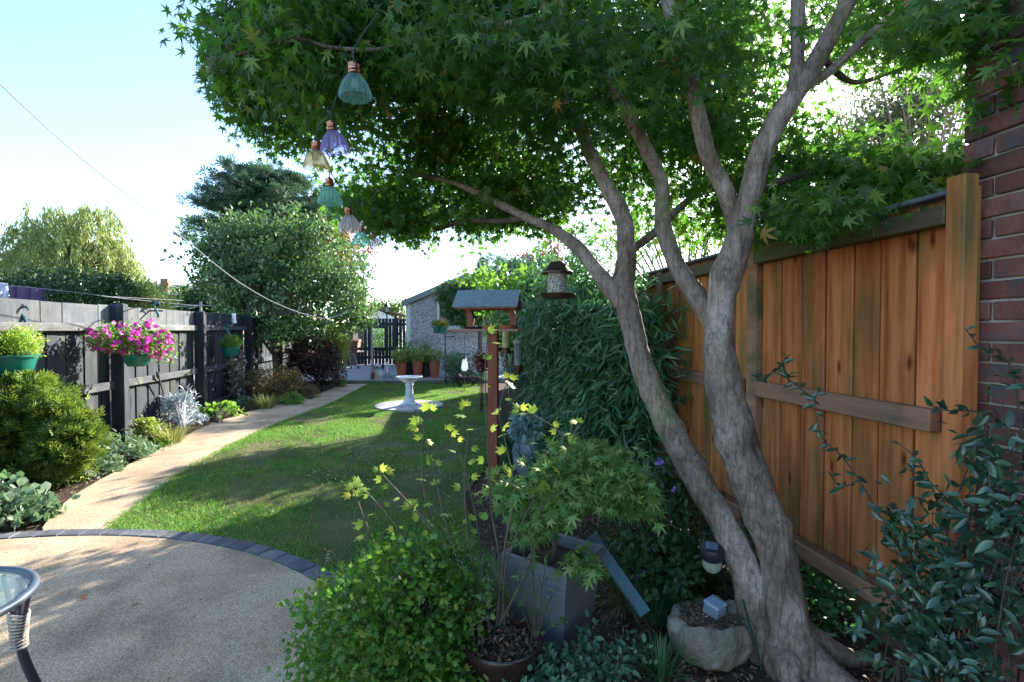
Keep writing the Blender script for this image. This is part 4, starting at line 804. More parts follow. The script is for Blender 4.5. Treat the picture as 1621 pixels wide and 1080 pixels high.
bush('climbing_plant', 'dried grey climber hanging on the fence below the small basket', 'climber', (-3.86, 10.3, .02), [((-3.83, 10.35, .75), (.08, .28, .5), 2), ((-3.8, 10.2, .35), (.1, .25, .3), 1)], 120, 5, .035, T_OVAL, (.05, .085), L_dry, shell=.2, stems=25, r0=.004, droop=.9)
bush('spotted_shrub', 'brown and yellow leaved rounded shrub at the foot of the apple tree', 'shrub', tuple(G(432, 628)), [pb(432, 603, 9.9, 42, 22, .45, 2), pb(402, 608, 9.9, 18, 14, .3, .4), pb(462, 603, 9.9, 20, 18, .3, .5)], 420, 10, .035, T_SMALL, (.03, .055), L_rust, stems=40, r0=.006)
tuft('grass_tuft', 'variegated pale grass tuft below the brown shrub', G(422, 648), 200, .30, .3, L_yellowgrass)
bush('groundcover_plant', 'small bright green clump right of the pale grass tuft', 'plant', tuple(G(462, 640)), [pb(464, 632, 9.4, 17, 11, .2)], 110, 8, .03, T_SMALL, (.03, .055), L_fresh, stems=8)
bush('groundcover_plant', 'dark low plant between the dried climber and the pale grass tuft', 'plant', tuple(G(388, 650)), [pb(388, 640, 9.2, 22, 12, .25), pb(372, 645, 9, 12, 8, .2)], 130, 8, .03, T_SMALL, (.03, .06), L_blue, stems=10)
bush('rusty_fern', 'small rusty brown plant near the path bend', 'plant', tuple(G(490, 634)), [pb(487, 622, 10.3, 20, 12, .25)], 120, 7, .03, T_SMALL, (.03, .06), L_rust, stems=14)
bush('smoke_bush', 'dark purple leaved bush right of the apple trunk', 'bush', tuple(G(505, 617)), [pb(500, 565, 11.8, 40, 36, .6, 2), pb(475, 560, 11.8, 24, 40, .5, 1), pb(520, 590, 11.6, 26, 22, .4, .6)], 460, 12, .05, T_OVAL, (.045, .08), L_purple, stems=40, r0=.008)
bush('privet_bush', 'sunlit yellow green bush left of the terrace', 'bush', tuple(G(535, 612)), [pb(526, 558, 12.4, 24, 38, .5, 2), pb(534, 530, 12.5, 16, 22, .4, .6)], 420, 12, .05, T_SMALL, (.04, .07), L_yellowg, stems=25, r0=.01)
bush('groundcover_plant', 'tiny bright green clump at the terrace corner', 'plant', tuple(G(538, 612)), [pb(538, 604, 12.2, 11, 9, .15)], 60, 8, .03, T_SMALL, (.03, .055), L_fresh, stems=5)

# ---- garage bush, right side shrubs
bush('yew_bush', 'soft dark conifer bush against the pebble dashed garage', 'bush', (P(735, 590, 13.8)[0], P(735, 590, 13.8)[1], .0), [pb(735, 478, 13.8, 42, 36, .5, 2), pb(765, 470, 13.6, 38, 42, .5, 1.3), pb(715, 465, 13.8, 24, 22, .4, .6), pb(790, 440, 13.2, 46, 40, .5, 1.4), pb(745, 500, 13.7, 30, 15, .4, .4)], 900, 12, .055, T_FAN, (.05, .10), LM('yew', (.02, .06, .02), (.04, .10, .03), (.10, .19, .05), (.15, .3, .05), tfac=.25), stems=0, droop=.5)
MB().tube([(*P(760, 590, 14.2)[:2], .1), P(760, 500, 14.0), P(770, 460, 13.8)], [.08, .05, .02], 8).build('trunk', M_bark2, bpy.data.objects['yew_bush'])
bush('hedge_tree', 'dark blue green leaved tree behind the bird table roof', 'tree', (P(850, 590, 9.5)[0], P(850, 590, 9.5)[1], 0), [pb(800, 445, 9.5, 48, 28, .5), pb(850, 445, 9.3, 56, 34, .5), pb(860, 500, 9.0, 56, 50, .5)], 420, 10, .07, T_OVAL, (.06, .11), L_blue, stems=40, r0=.02)
bush('red_leaved_tree', 'purple red leaved treetop above the hanging seed feeder', 'tree', (P(880, 500, 10.5)[0], P(880, 500, 10.5)[1], 0), [pb(880, 400, 10.5, 44, 20, .4), pb(845, 414, 10.5, 28, 14, .3)], 130, 9, .06, T_OVAL, (.05, .09), leafmat('dull_red_leaf', [(0, rgb(.05, .02, .02)), (.5, rgb(.13, .05, .045)), (1, rgb(.17, .11, .07))], rgb(.4, .12, .08)), stems=30, r0=.02)
bush('laurel_shrub', 'light yellow green leaved shrub behind the bird table', 'shrub', tuple(np.append(P(820, 600, 6.3)[:2], 0)), [pb(810, 480, 6.3, 62, 46, .4, 1.5), pb(850, 450, 6.2, 56, 34, .4, 1.0), pb(800, 530, 6.2, 26, 30, .3, .6), pb(850, 520, 6.0, 44, 50, .4, 1.3), pb(765, 440, 6.6, 32, 16, .3, .2)], 520, 6, .05, T_OVAL, (.055, .10), L_fresh, shell=.4, up=.5, out=.5, rnd=.7, nparts=250, stems=70, r0=.008, stem_m=M_bark2)
for lab, px, py, d, s_ in (('strap leaved dark green clump right of the bird table post', 822, 655, 5.3, .5), ('arching strap leaved clump in front of the bamboo', 868, 700, 4.7, .42)):
    tuft('crocosmia_plant', lab, np.append(P(px, py, d)[:2], 0), 130, .62, s_, L_strap, wid=1.9, lean=.8)
# ---- bamboo
bb_ = thing('bamboo_hedge', 'tall dark green bamboo clump along the orange fence behind the maple trunk', 'bamboo', (1.35, 4.2, 0))
vol = [((1.55, 4.0, 1.1), (.32, .5, .95), 1.8), ((1.45, 4.55, 1.1), (.38, .6, 1.0), 2.4), ((1.4, 5.0, 1.3), (.48, .8, 1.0), 2.4), ((1.4, 5.9, 1.25), (.55, .8, 1.1), 1.8), ((1.38, 4.4, .5), (.34, .8, .5), 1.1), ((1.45, 7.2, 1.2), (.45, .9, 1.1), 1), ((1.12, 4.9, 1.5), (.3, .6, .5), .7)]
c, d = cloud(vol, 2100, shell=.5, lump=.5, fr=4); k = c[:, 0] < 1.86; c, d = c[k], d[k]
pos, D, _ = clumps(c, d, 13, .06, .8); k = (pos[:, 0] < 1.88) & (pos[:, 2] > .05); pos, D = pos[k], D[k]
dl = unit(D * .5 + rng.normal(size=D.shape) * .62 + [-.2, -.2, -.35]); nl = unit(rng.normal(size=D.shape) * .6 + [-.3, -.4, .7])
scatter(bb_, T_THIN, pos, dl, nl, rng.uniform(.08, .165, len(pos)), L_bamboo, nparts=300, tmpl_hi=blade(.19, 4, fold=.2))
M_culm = mat('bamboo_culm', [(.3, rgb(.06, .08, .03)), (.7, rgb(.2, .17, .08))], scale=8, stretch=(1, 1, 1), rough=.5, bump=.1, vary=.3)
for i in range(46):
    x, y = rng.uniform(1.15, 1.75), rng.uniform(3.9, 6.8); tp = rng.uniform(1.6, 2.2); lx = rng.normal() * .12
    pts = spline([(x, y, 0), (x + lx * .3, y, tp * .5), (x + lx - .1, y - .08, tp)], 5); MB().tube(pts, np.linspace(.008, .003, len(pts)), 6).build('culm', M_culm, bb_, origin=(x, y, 0))

# ---- olive and trees beyond the right fence
bush('olive_tree', 'grey green olive tree beyond the fence beside the brick wall', 'tree', (3.6, 3.3, 0), [pb(1420, 190, 4.6, 95, 100, .5, 2), pb(1330, 250, 4.8, 90, 70, .5, 1), pb(1480, 160, 4.3, 40, 110, .4, .6), pb(1300, 330, 5, 100, 50, .4, .6)], 1000, 10, .08, T_LANCE, (.045, .075), L_olive, shell=.2, up=.3, out=.5, rnd=.9, nparts=0, stems=80, r0=.016, stem_m=mat('olive_bark', [(0, rgb(.12, .11, .09)), (1, rgb(.24, .22, .18))], scale=9, vary=0))
bush('garden_tree', 'bright green tree beyond the fence seen between the maple stems', 'tree', (3.4, 6.6, 0), [pb(1080, 375, 7.6, 90, 42, .6, 2), pb(980, 375, 7.8, 70, 40, .6, 1.2), pb(1180, 370, 7.4, 70, 36, .6, 1)], 200, 8, .09, T_OVAL, (.06, .10), L_fresh, shell=.3, stems=60, r0=.02, stem_m=M_bark2)

# ---- foreground: lobed shrub at the bottom
sb = np.append(P(650, 1120, 1.9)[:2], 0)
root, c = bush('hawthorn_shrub', 'dense bright green lobed leaf shrub overhanging the patio edge', 'shrub', tuple(sb), [pb(630, 985, 1.95, 128, 115, .34, 3), pb(560, 1010, 1.9, 90, 95, .28, 1.2), pb(695, 925, 2.15, 64, 70, .28, 1.2), pb(635, 1080, 1.8, 140, 80, .28, 1.4)], 1500, 7, .030, T_LOB3, (.018, .036), L_hawth, shell=.66, lump=.34, fr=5, up=.6, out=.7, rnd=.5, droop=.1, nparts=280, stems=90, r0=.004, stem_m=M_bark2)
# small seed head clusters on the outer shoots
b = MB(); q, qd = cloud([pb(625, 975, 1.9, 158, 122, .36, 3), pb(720, 900, 2.1, 70, 60, .25, 1)], 190, shell=.97, lump=.22, fr=3.5); k = (q[:, 2] > .35)
for a, d in zip(q[k], qd[k]):
    for j in range(6): b.blob(a + rng.normal(size=3) * .010, .0042, 5, 4, 0)
b.build('seed_heads', mat('green_seed', [(0, rgb(.07, .12, .04)), (1, rgb(.13, .19, .07))], scale=9, vary=0), root, kind='stuff')
# ---- tall thin stems with yellowing leaves
ts = thing('tall_stemmed_shrub', 'sparse shrub of tall thin stems with yellowing lobed leaves before the lawn', 'shrub', tuple(np.append(P(770, 1010, 2.0)[:2], .0)))
M_stem = mat('thin_stem', [(.3, rgb(.06, .045, .035)), (.7, rgb(.15, .115, .08))], rough=.7, scale=20, bump=.2, vary=0)
SH = [[(790, 1005, 2.0), (792, 900, 2.05), (777, 800, 2.1), (772, 700, 2.1), (768, 600, 2.1), (772, 528, 2.1)], [(780, 1010, 2.0), (745, 880, 2.05), (735, 760, 2.1), (740, 700, 2.1), (737, 645, 2.1)], [(770, 1010, 2.0), (715, 860, 2.05), (690, 760, 2.1), (672, 690, 2.1), (664, 668, 2.1)],
      [(760, 1010, 2.0), (655, 880, 2.05), (640, 850, 2.1), (598, 798, 2.1), (570, 770, 2.1)], [(750, 1010, 2.0), (600, 870, 2.0), (580, 830, 2.0), (565, 790, 2.0), (560, 775, 2.0)], [(770, 1010, 2.0), (690, 850, 2.1), (650, 800, 2.1), (618, 765, 2.1), (600, 745, 2.1)],
      [(800, 1010, 2.0), (800, 900, 2.0), (840, 800, 2.05), (880, 730, 2.1), (890, 690, 2.1), (850, 660, 2.1), (823, 650, 2.1)], [(780, 1000, 2.1), (760, 860, 2.15), (745, 780, 2.15), (725, 710, 2.2), (705, 680, 2.2)], [(775, 1000, 2.1), (720, 880, 2.2), (690, 830, 2.2), (665, 810, 2.2), (655, 800, 2.2)],
      [(785, 1000, 2.0), (800, 860, 2.0), (815, 780, 2.05), (800, 700, 2.1), (790, 650, 2.1), (805, 600, 2.1)], [(790, 990, 1.95), (835, 900, 1.95), (850, 830, 1.95), (870, 780, 2), (905, 700, 2.0), (915, 670, 2)], [(770, 1010, 2.1), (700, 900, 2.2), (672, 780, 2.25), (668, 720, 2.25), (680, 650, 2.25)]]
lp_, ld_, ln_ = [], [], []
for s_ in SH:
    pt = spline([P(*q) for q in s_], 7); MB().tube(pt, np.linspace(.0058, .0018, len(pt)), 6).build('stem', M_stem, ts, origin=pt[0])
    nn = int(len(pt) * .24); i0 = int(len(pt) * .34)
    for k in range(nn):
        i = i0 + int((len(pt) - 1 - i0) * (k + .5) / nn); dd_ = unit(np.array([rng.normal(), rng.normal() * .6, rng.uniform(-.1, .6)])); lp_.append(pt[i] + dd_ * .012); ld_.append(dd_); ln_.append(unit(np.array([rng.normal() * .4, -.5 + rng.normal() * .3, .8])))
    for k in range(2): dd_ = unit(np.array([rng.normal(), rng.normal() * .5, .7])); lp_.append(pt[-1]); ld_.append(dd_); ln_.append(unit(np.array([rng.normal() * .4, -.6, .6])))
lp_, ld_, ln_ = map(np.array, (lp_, ld_, ln_)); scatter(ts, T_LOBED, lp_, ld_, ln_, rng.uniform(.036, .06, len(lp_)), L_yellow, nparts=300, tmpl_hi=T_LOB3)

# ---- square planter with a small maple
M_plant = mat('grey_planter', [(.3, rgb(.135, .135, .145)), (.7, rgb(.19, .19, .2))], rough=.55, scale=3, bump=.1, bscale=60, vary=0, spec=.4)
fc_ = np.array([*P(901, 1044, 2.13)[:2]]); e1 = G(968, 1002) - G(901, 1044); ang = math.atan2(*( (P(968, 861, 2.3) - P(897, 925, 1.985))[[1, 0]]))
ex = np.array([math.cos(ang), math.sin(ang)]); ey = np.array([-ex[1], ex[0]]); sd = .33; H = .44
cn = np.array(P(897, 925, 1.985)[:2]) + (ex + ey) * sd / 2
pl_ = thing('square_planter', 'tall square grey tapered planter with an oval motif holding a small maple', 'planter', (cn[0], cn[1], 0))
def sq(h, s_): return [(*(cn + ex * a * s_ / 2 + ey * b2 * s_ / 2), h) for a, b2 in ((-1, -1), (1, -1), (1, 1), (-1, 1))]
b = MB(); lev = [(0, sd * .66), (.02, sd * .67), (H - .075, sd * .93), (H - .07, sd * .965), (H - .045, sd * .965), (H - .04, sd), (H - .004, sd), (H, sd - .008), (H, sd - .035), (H - .06, sd - .05)]
V = [q for h, s_ in lev for q in sq(h, s_)]; b.add(V, [(4 * i + j, 4 * i + (j + 1) % 4, 4 * i + 4 + (j + 1) % 4, 4 * i + 4 + j) for i in range(len(lev) - 1) for j in range(4)] + [(3, 2, 1, 0)]); b.build('body', M_plant, pl_)
MB().add(sq(H - .05, sd - .03), [(0, 1, 2, 3)]).build('compost', M_soil, pl_)
for face, nrm in ((0, -ey), (1, ex)):    # raised oval ring and rosette on both visible faces
    rg = MB(); t_ = ex if face == 0 else ey; cc = cn + nrm * (sd * .82 / 2)
    def onf(u, z): s_ = (.67 + (.93 - .67) * (z - .02) / (H - .095)) * sd / 2; q = cn + nrm * (s_ + .002) + t_ * u; return np.array([q[0], q[1], z])
    rg.tube([onf(.075 * math.cos(a), .24 + .085 * math.sin(a)) for a in np.linspace(0, 2 * math.pi, 33)], .004, 6)
    for a in np.linspace(0, 2 * math.pi, 7)[:-1]: rg.tube([onf(.01 * math.cos(a), .24 + .012 * math.sin(a)), onf(.045 * math.cos(a), .24 + .05 * math.sin(a))], [.006, .003], 6)
    if face == 1: rg.build('oval_motif', M_plant, pl_)
jb = np.array([cn[0], cn[1], H - .06]); jm = thing('small_maple', 'small green Japanese maple growing in the square grey planter', 'tree', tuple(jb))
c, d = cloud([pb(950, 760, 2.15, 76, 42, .22, 2.2), pb(880, 770, 2.1, 58, 48, .2, 1.2), pb(1000, 785, 2.2, 34, 30, .18, .6), pb(930, 728, 2.2, 66, 24, .2, .8), pb(850, 826, 2.1, 44, 26, .16, .4), pb(925, 890, 1.95, 20, 20, .05, .16), pb(810, 780, 2.2, 40, 40, .2, .5)], 520, shell=.4, lump=.5, fr=4)
pos, D, _ = clumps(c, d, 8, .030, .5); dl = unit(D * .5 + rng.normal(size=D.shape) * .5 + [0, 0, -.45]); nl = unit(rng.normal(size=D.shape) * .4 + [0, -.2, .9])
scatter(jm, T_MAPLE, pos, dl, nl, rng.uniform(.028, .046, len(pos)), L_jap, nparts=260, tmpl_hi=T_MAPLE_HI)
b = MB(); b.tube(spline([jb, jb + [.01, .02, .12], jb + [-.02, .03, .25]], 5), np.linspace(.014, .009, 11), 8)
for e_ in c[rng.permutation(len(c))[:70]]: b.tube(spline([jb + [-.01, .03, .2], (jb + e_) / 2 + [0, 0, .06], e_], 4), np.linspace(.006, .0015, 9), 5)
b.build('trunk', M_stem, jm)
# ---- brown round pot with dry plant
bp_ = np.array([*P(795, 1010, 1.9)[:2], 0.]); rp = thing('round_pot', 'round glossy brown pot of bark in front of the grey planter', 'pot', tuple(bp_))
M_brown = mat('brown_glaze', [(.3, rgb(.025, .012, .01)), (.7, rgb(.06, .028, .022))], rough=.25, scale=4, bump=.02, vary=0, spec=.6)
MB().lathe([(.085, 0), (.10, .01), (.125, .12), (.14, .21), (.15, .215), (.154, .228), (.15, .24), (.138, .24), (.134, .21), (.13, .19)], bp_, 40).build('body', M_brown, rp, smooth=True)
b = MB(); b.lathe([(.0, .205), (.134, .2)], bp_, 30); b.build('compost', M_soil, rp)
n = 900; a = rng.uniform(0, 6.28, n); r_ = .125 * np.sqrt(rng.random(n)); scatter_mesh('bark', T_SMALL, bp_ + np.stack([r_ * np.cos(a), r_ * np.sin(a), rng.uniform(.2, .225, n)], 1), rdir(n), unit(rng.normal(size=(n, 3)) * .5 + [0, 0, 1]), rng.uniform(.01, .028, n), M_chip, rp)
sp_ = thing('wispy_plant', 'thin wispy green plant rising in front of the grey planter', 'plant', (*P(848, 1000, 1.93)[:2], .2))
base = W[sp_]; pp, dd = [], []; b = MB()
for (px, py) in ((838, 830), (826, 860), (868, 870), (880, 930), (815, 900), (838, 780), (900, 985), (800, 930)):
    e_ = P(px, py, 1.86); pt = spline([base, base * .5 + e_ * .5 + [0, 0, .03], e_], 6); b.tube(pt, np.linspace(.003, .001, len(pt)), 5)
    for i in range(4, len(pt)):
        for j in range(2): pp.append(pt[i] + rng.normal(size=3) * .006); dd.append(unit(rng.normal(size=3) + [0, 0, .6]))
b.build('stems', M_stem, sp_); pp, dd = np.array(pp), np.array(dd); scatter_mesh('foliage', T_LANCE, pp, dd, rdir(len(pp)), rng.uniform(.015, .04, len(pp)), L_mid, sp_)
# ---- low blue green plants bottom centre, other ground plants
bush('sedum_plant', 'low blue green rounded leaf plant at the bottom centre', 'plant', tuple(G(880, 1075)), [pb(870, 1070, 1.85, 80, 26, .10, 2), pb(950, 1050, 1.9, 46, 18, .10, .7), pb(800, 1085, 1.82, 60, 20, .10, 1), pb(928, 1010, 1.98, 12, 24, .04, .15), pb(1010, 1025, 1.95, 24, 8, .06, .1)], 330, 6, .018, T_OVAL, (.02, .036), L_blue, up=.6, nup=1, nparts=240, stems=50, r0=.002)
bush('groundcover_plant', 'clover like green plant below the bottom fence rail', 'plant', (1.86, 2.35, 0), [((1.80, 2.25, .10), (.12, .3, .12), 1), ((1.82, 2.6, .12), (.1, .25, .13), 1)], 160, 6, .025, T_ROUND, (.018, .034), LM('clover_leaf', (.02, .07, .02), (.04, .12, .035), (.07, .17, .05), (.1, .3, .05)), up=.6, nup=1, stems=20, r0=.002, nparts=100)
bush('vinca_plant', 'leafy dark shrub with blue flowers under the bamboo', 'plant', tuple(np.append(P(1060, 860, 2.9)[:2], 0)), [pb(1065, 770, 2.9, 50, 50, .2, 1.4), pb(1000, 860, 2.7, 60, 50, .25, 1.2), pb(1090, 830, 2.8, 30, 50, .15, .6), pb(1040, 900, 2.5, 60, 36, .2, .9)], 330, 6, .035, T_OVAL, (.03, .055), L_dark, nparts=140, stems=60, r0=.003)
L_flow = leafmat('blue_violet_petal', [(0, rgb(.16, .12, .5)), (.5, rgb(.25, .2, .7)), (1, rgb(.4, .15, .55))], rgb(.4, .3, .9), tfac=.4)
T_FLOW = (np.array([(0, 0, .0)] + [((.5 if i % 2 == 0 else .38) * math.cos(i * math.pi / 5), (.5 if i % 2 == 0 else .38) * math.sin(i * math.pi / 5), .12) for i in range(10)]), np.array([(0, 1 + i, 1 + (i + 1) % 10) for i in range(10)]))
fl = thing('blue_flowers', 'scattered blue violet flowers in the shade under the bamboo', 'flowers', tuple(P(1040, 750, 2.8)))
q = np.array([P(px + rng.normal() * 3, py + rng.normal() * 3, 2.55) for px, py in ((1045, 728), (1041, 734), (1072, 776), (1068, 780), (1040, 868), (1006, 915), (1022, 906), (1025, 905), (1036, 870), (992, 740), (930, 755), (1018, 745), (995, 765)) for _ in (0, 1)])
scatter(fl, T_FLOW, q, rdir(len(q)), unit(rng.normal(size=(len(q), 3)) * .4 + [-.2, -1, .5]), rng.uniform(.016, .026, len(q)), L_flow, part='flower', nparts=40)
b = MB()
for a in q[::2]: b.tube([a + [.0, .003, 0], a + [.02, .08, -.06], (a[0] + .03, a[1] + .12, .3)], .0012, 4)
b.build('flower_stems', M_stem, fl, kind='stuff')
for lab, px, py, n, h, s_ in (('long thin green grass clump behind the solar stake light', 1095, 930, 330, .42, .34), ('green grass tuft between the planter and the stone', 1040, 985, 130, .20, .16), ('sparse grass tuft at the left foot of the stone', 1045, 1075, 70, .17, .12), ('dry grass tuft under the teal plank', 990, 950, 200, .15, .26), ('thin grass left of the planter behind the brown pot', 800, 950, 260, .12, .34)):
    tuft('grass_tuft', lab, G(px, py), n, h, s_, L_strap if h > .16 else LM('dull_grass', (.08, .12, .05), (.14, .17, .08), (.24, .22, .13), (.2, .3, .1)), wid=.55, lean=.9)
# ---- evergreen climber at the right
ev = thing('evergreen_climber', 'glossy dark evergreen climber sprawling over the brick corner', 'climber', (1.55, 1.35, 0))
vol = [pb(1540, 930, 1.55, 130, 110, .18, 2.2), pb(1450, 850, 1.75, 70, 90, .14, .8), pb(1590, 800, 1.5, 60, 110, .12, .9), pb(1500, 1040, 1.5, 130, 70, .16, 1.1), pb(1560, 700, 1.6, 46, 40, .06, .14), pb(1420, 960, 1.7, 46, 70, .1, .3), pb(1600, 620, 1.6, 30, 26, .04, .06)]
c, d = cloud(vol, 330, shell=.25, lump=.45, fr=3)
pos, D, _ = clumps(c, d, 5.0, .035, .9); k = (pos[:, 0] < 1.93) & (pos[:, 2] > .02); pos, D = pos[k], D[k]; dl, nl = orient(D, .2, .3, .9, .25, .6); nl = unit(nl + [-.3, -.6, .2])
scatter(ev, blade(.36, 2), pos, dl, nl, rng.uniform(.030, .060, len(pos)), L_glossy, nparts=300, tmpl_hi=blade(.36, 4, fold=.22))
EVS = [[(1500, 1060, 1.6), (1440, 900, 1.75), (1400, 830, 1.85), (1360, 760, 1.95), (1330, 720, 2.05), (1300, 690, 2.1), (1290, 640, 2.12), (1296, 620, 2.14)], [(1530, 1060, 1.55), (1500, 850, 1.7), (1460, 740, 1.8), (1420, 700, 1.85)], [(1580, 1000, 1.5), (1540, 850, 1.6), (1480, 770, 1.7), (1430, 740, 1.8)],
       [(1600, 950, 1.5), (1600, 700, 1.55), (1560, 655, 1.65), (1500, 650, 1.75), (1465, 640, 1.8)], [(1621, 720, 1.6), (1600, 580, 1.62), (1560, 560, 1.64), (1528, 520, 1.68)], [(1296, 640, 2.14), (1260, 610, 2.3), (1230, 590, 2.45), (1200, 600, 2.55)], [(1250, 605, 2.4), (1240, 575, 2.42), (1250, 560, 2.42)], [(1360, 760, 1.95), (1330, 770, 2.0), (1310, 745, 2.05)]]
lp_, ld_ = [], []
for s_ in EVS:
    pt = spline([P(*q) for q in s_], 7); MB().tube(pt, np.linspace(.0045, .0016, len(pt)), 6).build('stem', M_twig, ev, origin=pt[0])
    for i in range(len(pt) // 5, len(pt), 2):
        for sg in (-1, 1):
            if rng.random() < .7: lp_.append(pt[i]); ld_.append(unit(np.array([sg * .8, rng.normal() * .4, rng.normal() * .7])))
lp_, ld_ = np.array(lp_), np.array(ld_); me = npmesh('leaf', *blade(.38, 4, fold=.22), L_glossy); M_ = frames(ld_, unit(rng.normal(size=lp_.shape) * .4 + [-.3, -.7, .5]))
for i in range(len(lp_)):
    o = bpy.data.objects.new('leaf', me); COL.objects.link(o); o.parent = ev; o.matrix_local = Matrix.Translation(Vector(lp_[i] - W[ev])) @ Matrix(M_[i].tolist()).to_4x4() @ Matrix.Scale(float(rng.uniform(.035, .055)), 4)
stems_to(ev, (1.6, 1.35, 0), c[rng.permutation(len(c))[:90]], .004, M_twig, spread=.08)
# ================================================================== GARDEN OBJECTS
M_white2 = mat('white_stone_paint', [(.3, rgb(.52, .55, .6)), (.7, rgb(.70, .72, .75))], rough=.7, scale=8, bump=.3, vary=0, stain=(rgb(.30, .32, .27), 9, .5, .75, (1, 1, .5)))
M_terra = mat('terracotta', [(.3, rgb(.30, .085, .04)), (.7, rgb(.42, .14, .075))], rough=.75, scale=7, bump=.15, vary=.08)
M_green = mat('green_plastic', [(.3, rgb(.008, .15, .11)), (.7, rgb(.012, .19, .14))], rough=.35, scale=3, bump=.02, vary=.08, spec=.5)
M_blackp = mat('black_plastic', [(.3, rgb(.012, .013, .018)), (.7, rgb(.025, .026, .034))], rough=.45, scale=4, bump=.05, vary=.1)
M_red = mat('red_brown_timber', [(.3, rgb(.17, .045, .022)), (.7, rgb(.30, .085, .04))], rough=.6, scale=6, stretch=(3, 3, .6), bump=.3, vary=.1)
M_slate = mat('blue_grey_felt', [(.3, rgb(.13, .17, .235)), (.7, rgb(.21, .26, .34))], rough=.8, scale=30, bump=.4, vary=0)
M_bronze = mat('bronze_metal', [(.3, rgb(.05, .032, .022)), (.7, rgb(.13, .08, .05))], rough=.35, scale=9, bump=.05, vary=0, metal=.7)
M_copper = mat('copper_wire', [(0, rgb(.45, .2, .12)), (1, rgb(.6, .3, .2))], rough=.3, scale=9, bump=0, vary=.1, metal=1)
M_grey = mat('galvanised_grey', [(.3, rgb(.25, .25, .25)), (.7, rgb(.42, .42, .42))], rough=.5, scale=9, bump=.1, vary=0, metal=.3)
M_line = mat('pale_cord', [(0, rgb(.22, .23, .27)), (1, rgb(.3, .31, .35))], scale=20, bump=0, vary=0)
M_seed = mat('bird_seed', [(.35, rgb(.06, .045, .035)), (.5, rgb(.32, .24, .15)), (.65, rgb(.6, .5, .36))], rough=.9, scale=160, bump=.8, bscale=160, vary=0, detail=1)

# ---- bird bath
bbp = G(648, 645); bbp[2] = 0
bb1 = thing('paving_circle', 'round pale paving circle under the white bird bath', 'paving', (bbp[0], bbp[1], .02))
M_pale = mat('pale_paving', [(.3, rgb(.36, .33, .33)), (.7, rgb(.50, .47, .46))], rough=.85, scale=5, bump=.3, vary=.08)
for k in range(4):
    a0, a1 = R(90 * k + 12.4), R(90 * (k + 1) + 11.6); poly = [(0, 0)] + [(.6 * math.cos(a), .6 * math.sin(a)) for a in np.linspace(a0, a1, 14)]; am = (a0 + a1) / 2
    b = MB(); b.prism([(bbp[0] + x + .006 * math.cos(am), bbp[1] + y + .006 * math.sin(am)) for x, y in poly], -.01, .05); b.build('slab', M_pale, bb1, origin=(bbp[0] + .3 * math.cos(am), bbp[1] + .3 * math.sin(am), .02))
bt1 = thing('bird_bath', 'white pedestal bird bath with a scalloped bowl on the lawn', 'bird bath', (bbp[0], bbp[1], .05))
MB().lathe([(.0, .05), (.15, .05), (.155, .075), (.12, .085), (.105, .11), (.088, .14), (.07, .26), (.062, .38), (.075, .40), (.075, .42), (.062, .43), (.08, .45)], bbp, 32).build('pedestal', M_white2, bt1, smooth=True)
MB().lathe([(.05, .44), (.10, .455), (.17, .50), (.215, .535), (.232, .545), (.235, .557), (.222, .562), (.20, .55), (.14, .52), (0, .51)], bbp, 72, rib=lambda t, i: 1 + (.022 * math.cos(18 * t) if 1 < i < 7 else 0)).build('bowl', M_white2, bt1, smooth=True)
MB().lathe([(0, .541), (.19, .541)], bbp, 32).build('water', mat('water', [(0, rgb(.10, .12, .13)), (1, rgb(.14, .16, .17))], rough=.05, scale=2, bump=0, vary=0), bt1)

# ---- bird table
c = np.append(P(781, 745, 4.62)[:2], 0); tb = thing('bird_table', 'red brown timber bird table with a blue grey felt roof', 'bird table', tuple(c))
dT = 4.62; sc = dT / FPX; rx_, ry_ = _r[:2], np.array([-_r[1], _r[0]])
rot = math.radians(-16); ax = np.array([math.cos(rot), math.sin(rot), 0]); ay = np.array([-ax[1], ax[0], 0]); az = np.array([0, 0, 1.])
RM = np.stack([ax, ay, az], 1)
def lb(b, lo, hi, bev=.003): b.box(lo, hi, bev=bev); return b
def place(b, c): b.v = [tuple(RM @ np.array(p) + c) for p in b.v]; return b
zt = P(780, 523, dT)[2]
place(lb(MB(), (-.045, -.045, 0), (.045, .045, zt - .012), .006), c).build('post', M_red, tb)
place(lb(MB(), (-.35, -.19, zt - .01), (.25, .19, zt + .012), .004), c).build('tray', mat('pinkish_tray_timber', [(.3, rgb(.28, .13, .10)), (.7, rgb(.40, .22, .18))], rough=.8, scale=7, stretch=(.5, 4, 4), bump=.4, vary=0), tb)
for x in (-.215, .175):
    b = MB(); n_ = 7
    prof = [(.045 + .012 * math.sin(t * 6.3), t) for t in np.linspace(0, 1, n_)]
    V = []; hh = .20
    for q, t in prof:
        for yy in (-.035, .035): V += [(x - .028 + .01 * math.sin(t * 5), yy, zt + .012 + t * hh), (x + .028 + .01 * math.sin(t * 5), yy, zt + .012 + t * hh)]
    F = []
    for i in range(n_ - 1):
        k = 4 * i; F += [(k, k + 1, k + 5, k + 4), (k + 3, k + 2, k + 6, k + 7), (k + 1, k + 3, k + 7, k + 5), (k + 2, k, k + 4, k + 6)]
    b.add(V, F + [(0, 2, 3, 1), (4 * n_ - 4, 4 * n_ - 3, 4 * n_ - 1, 4 * n_ - 2)]); place(b, c).build('upright', M_red, tb)
zr = zt + .20
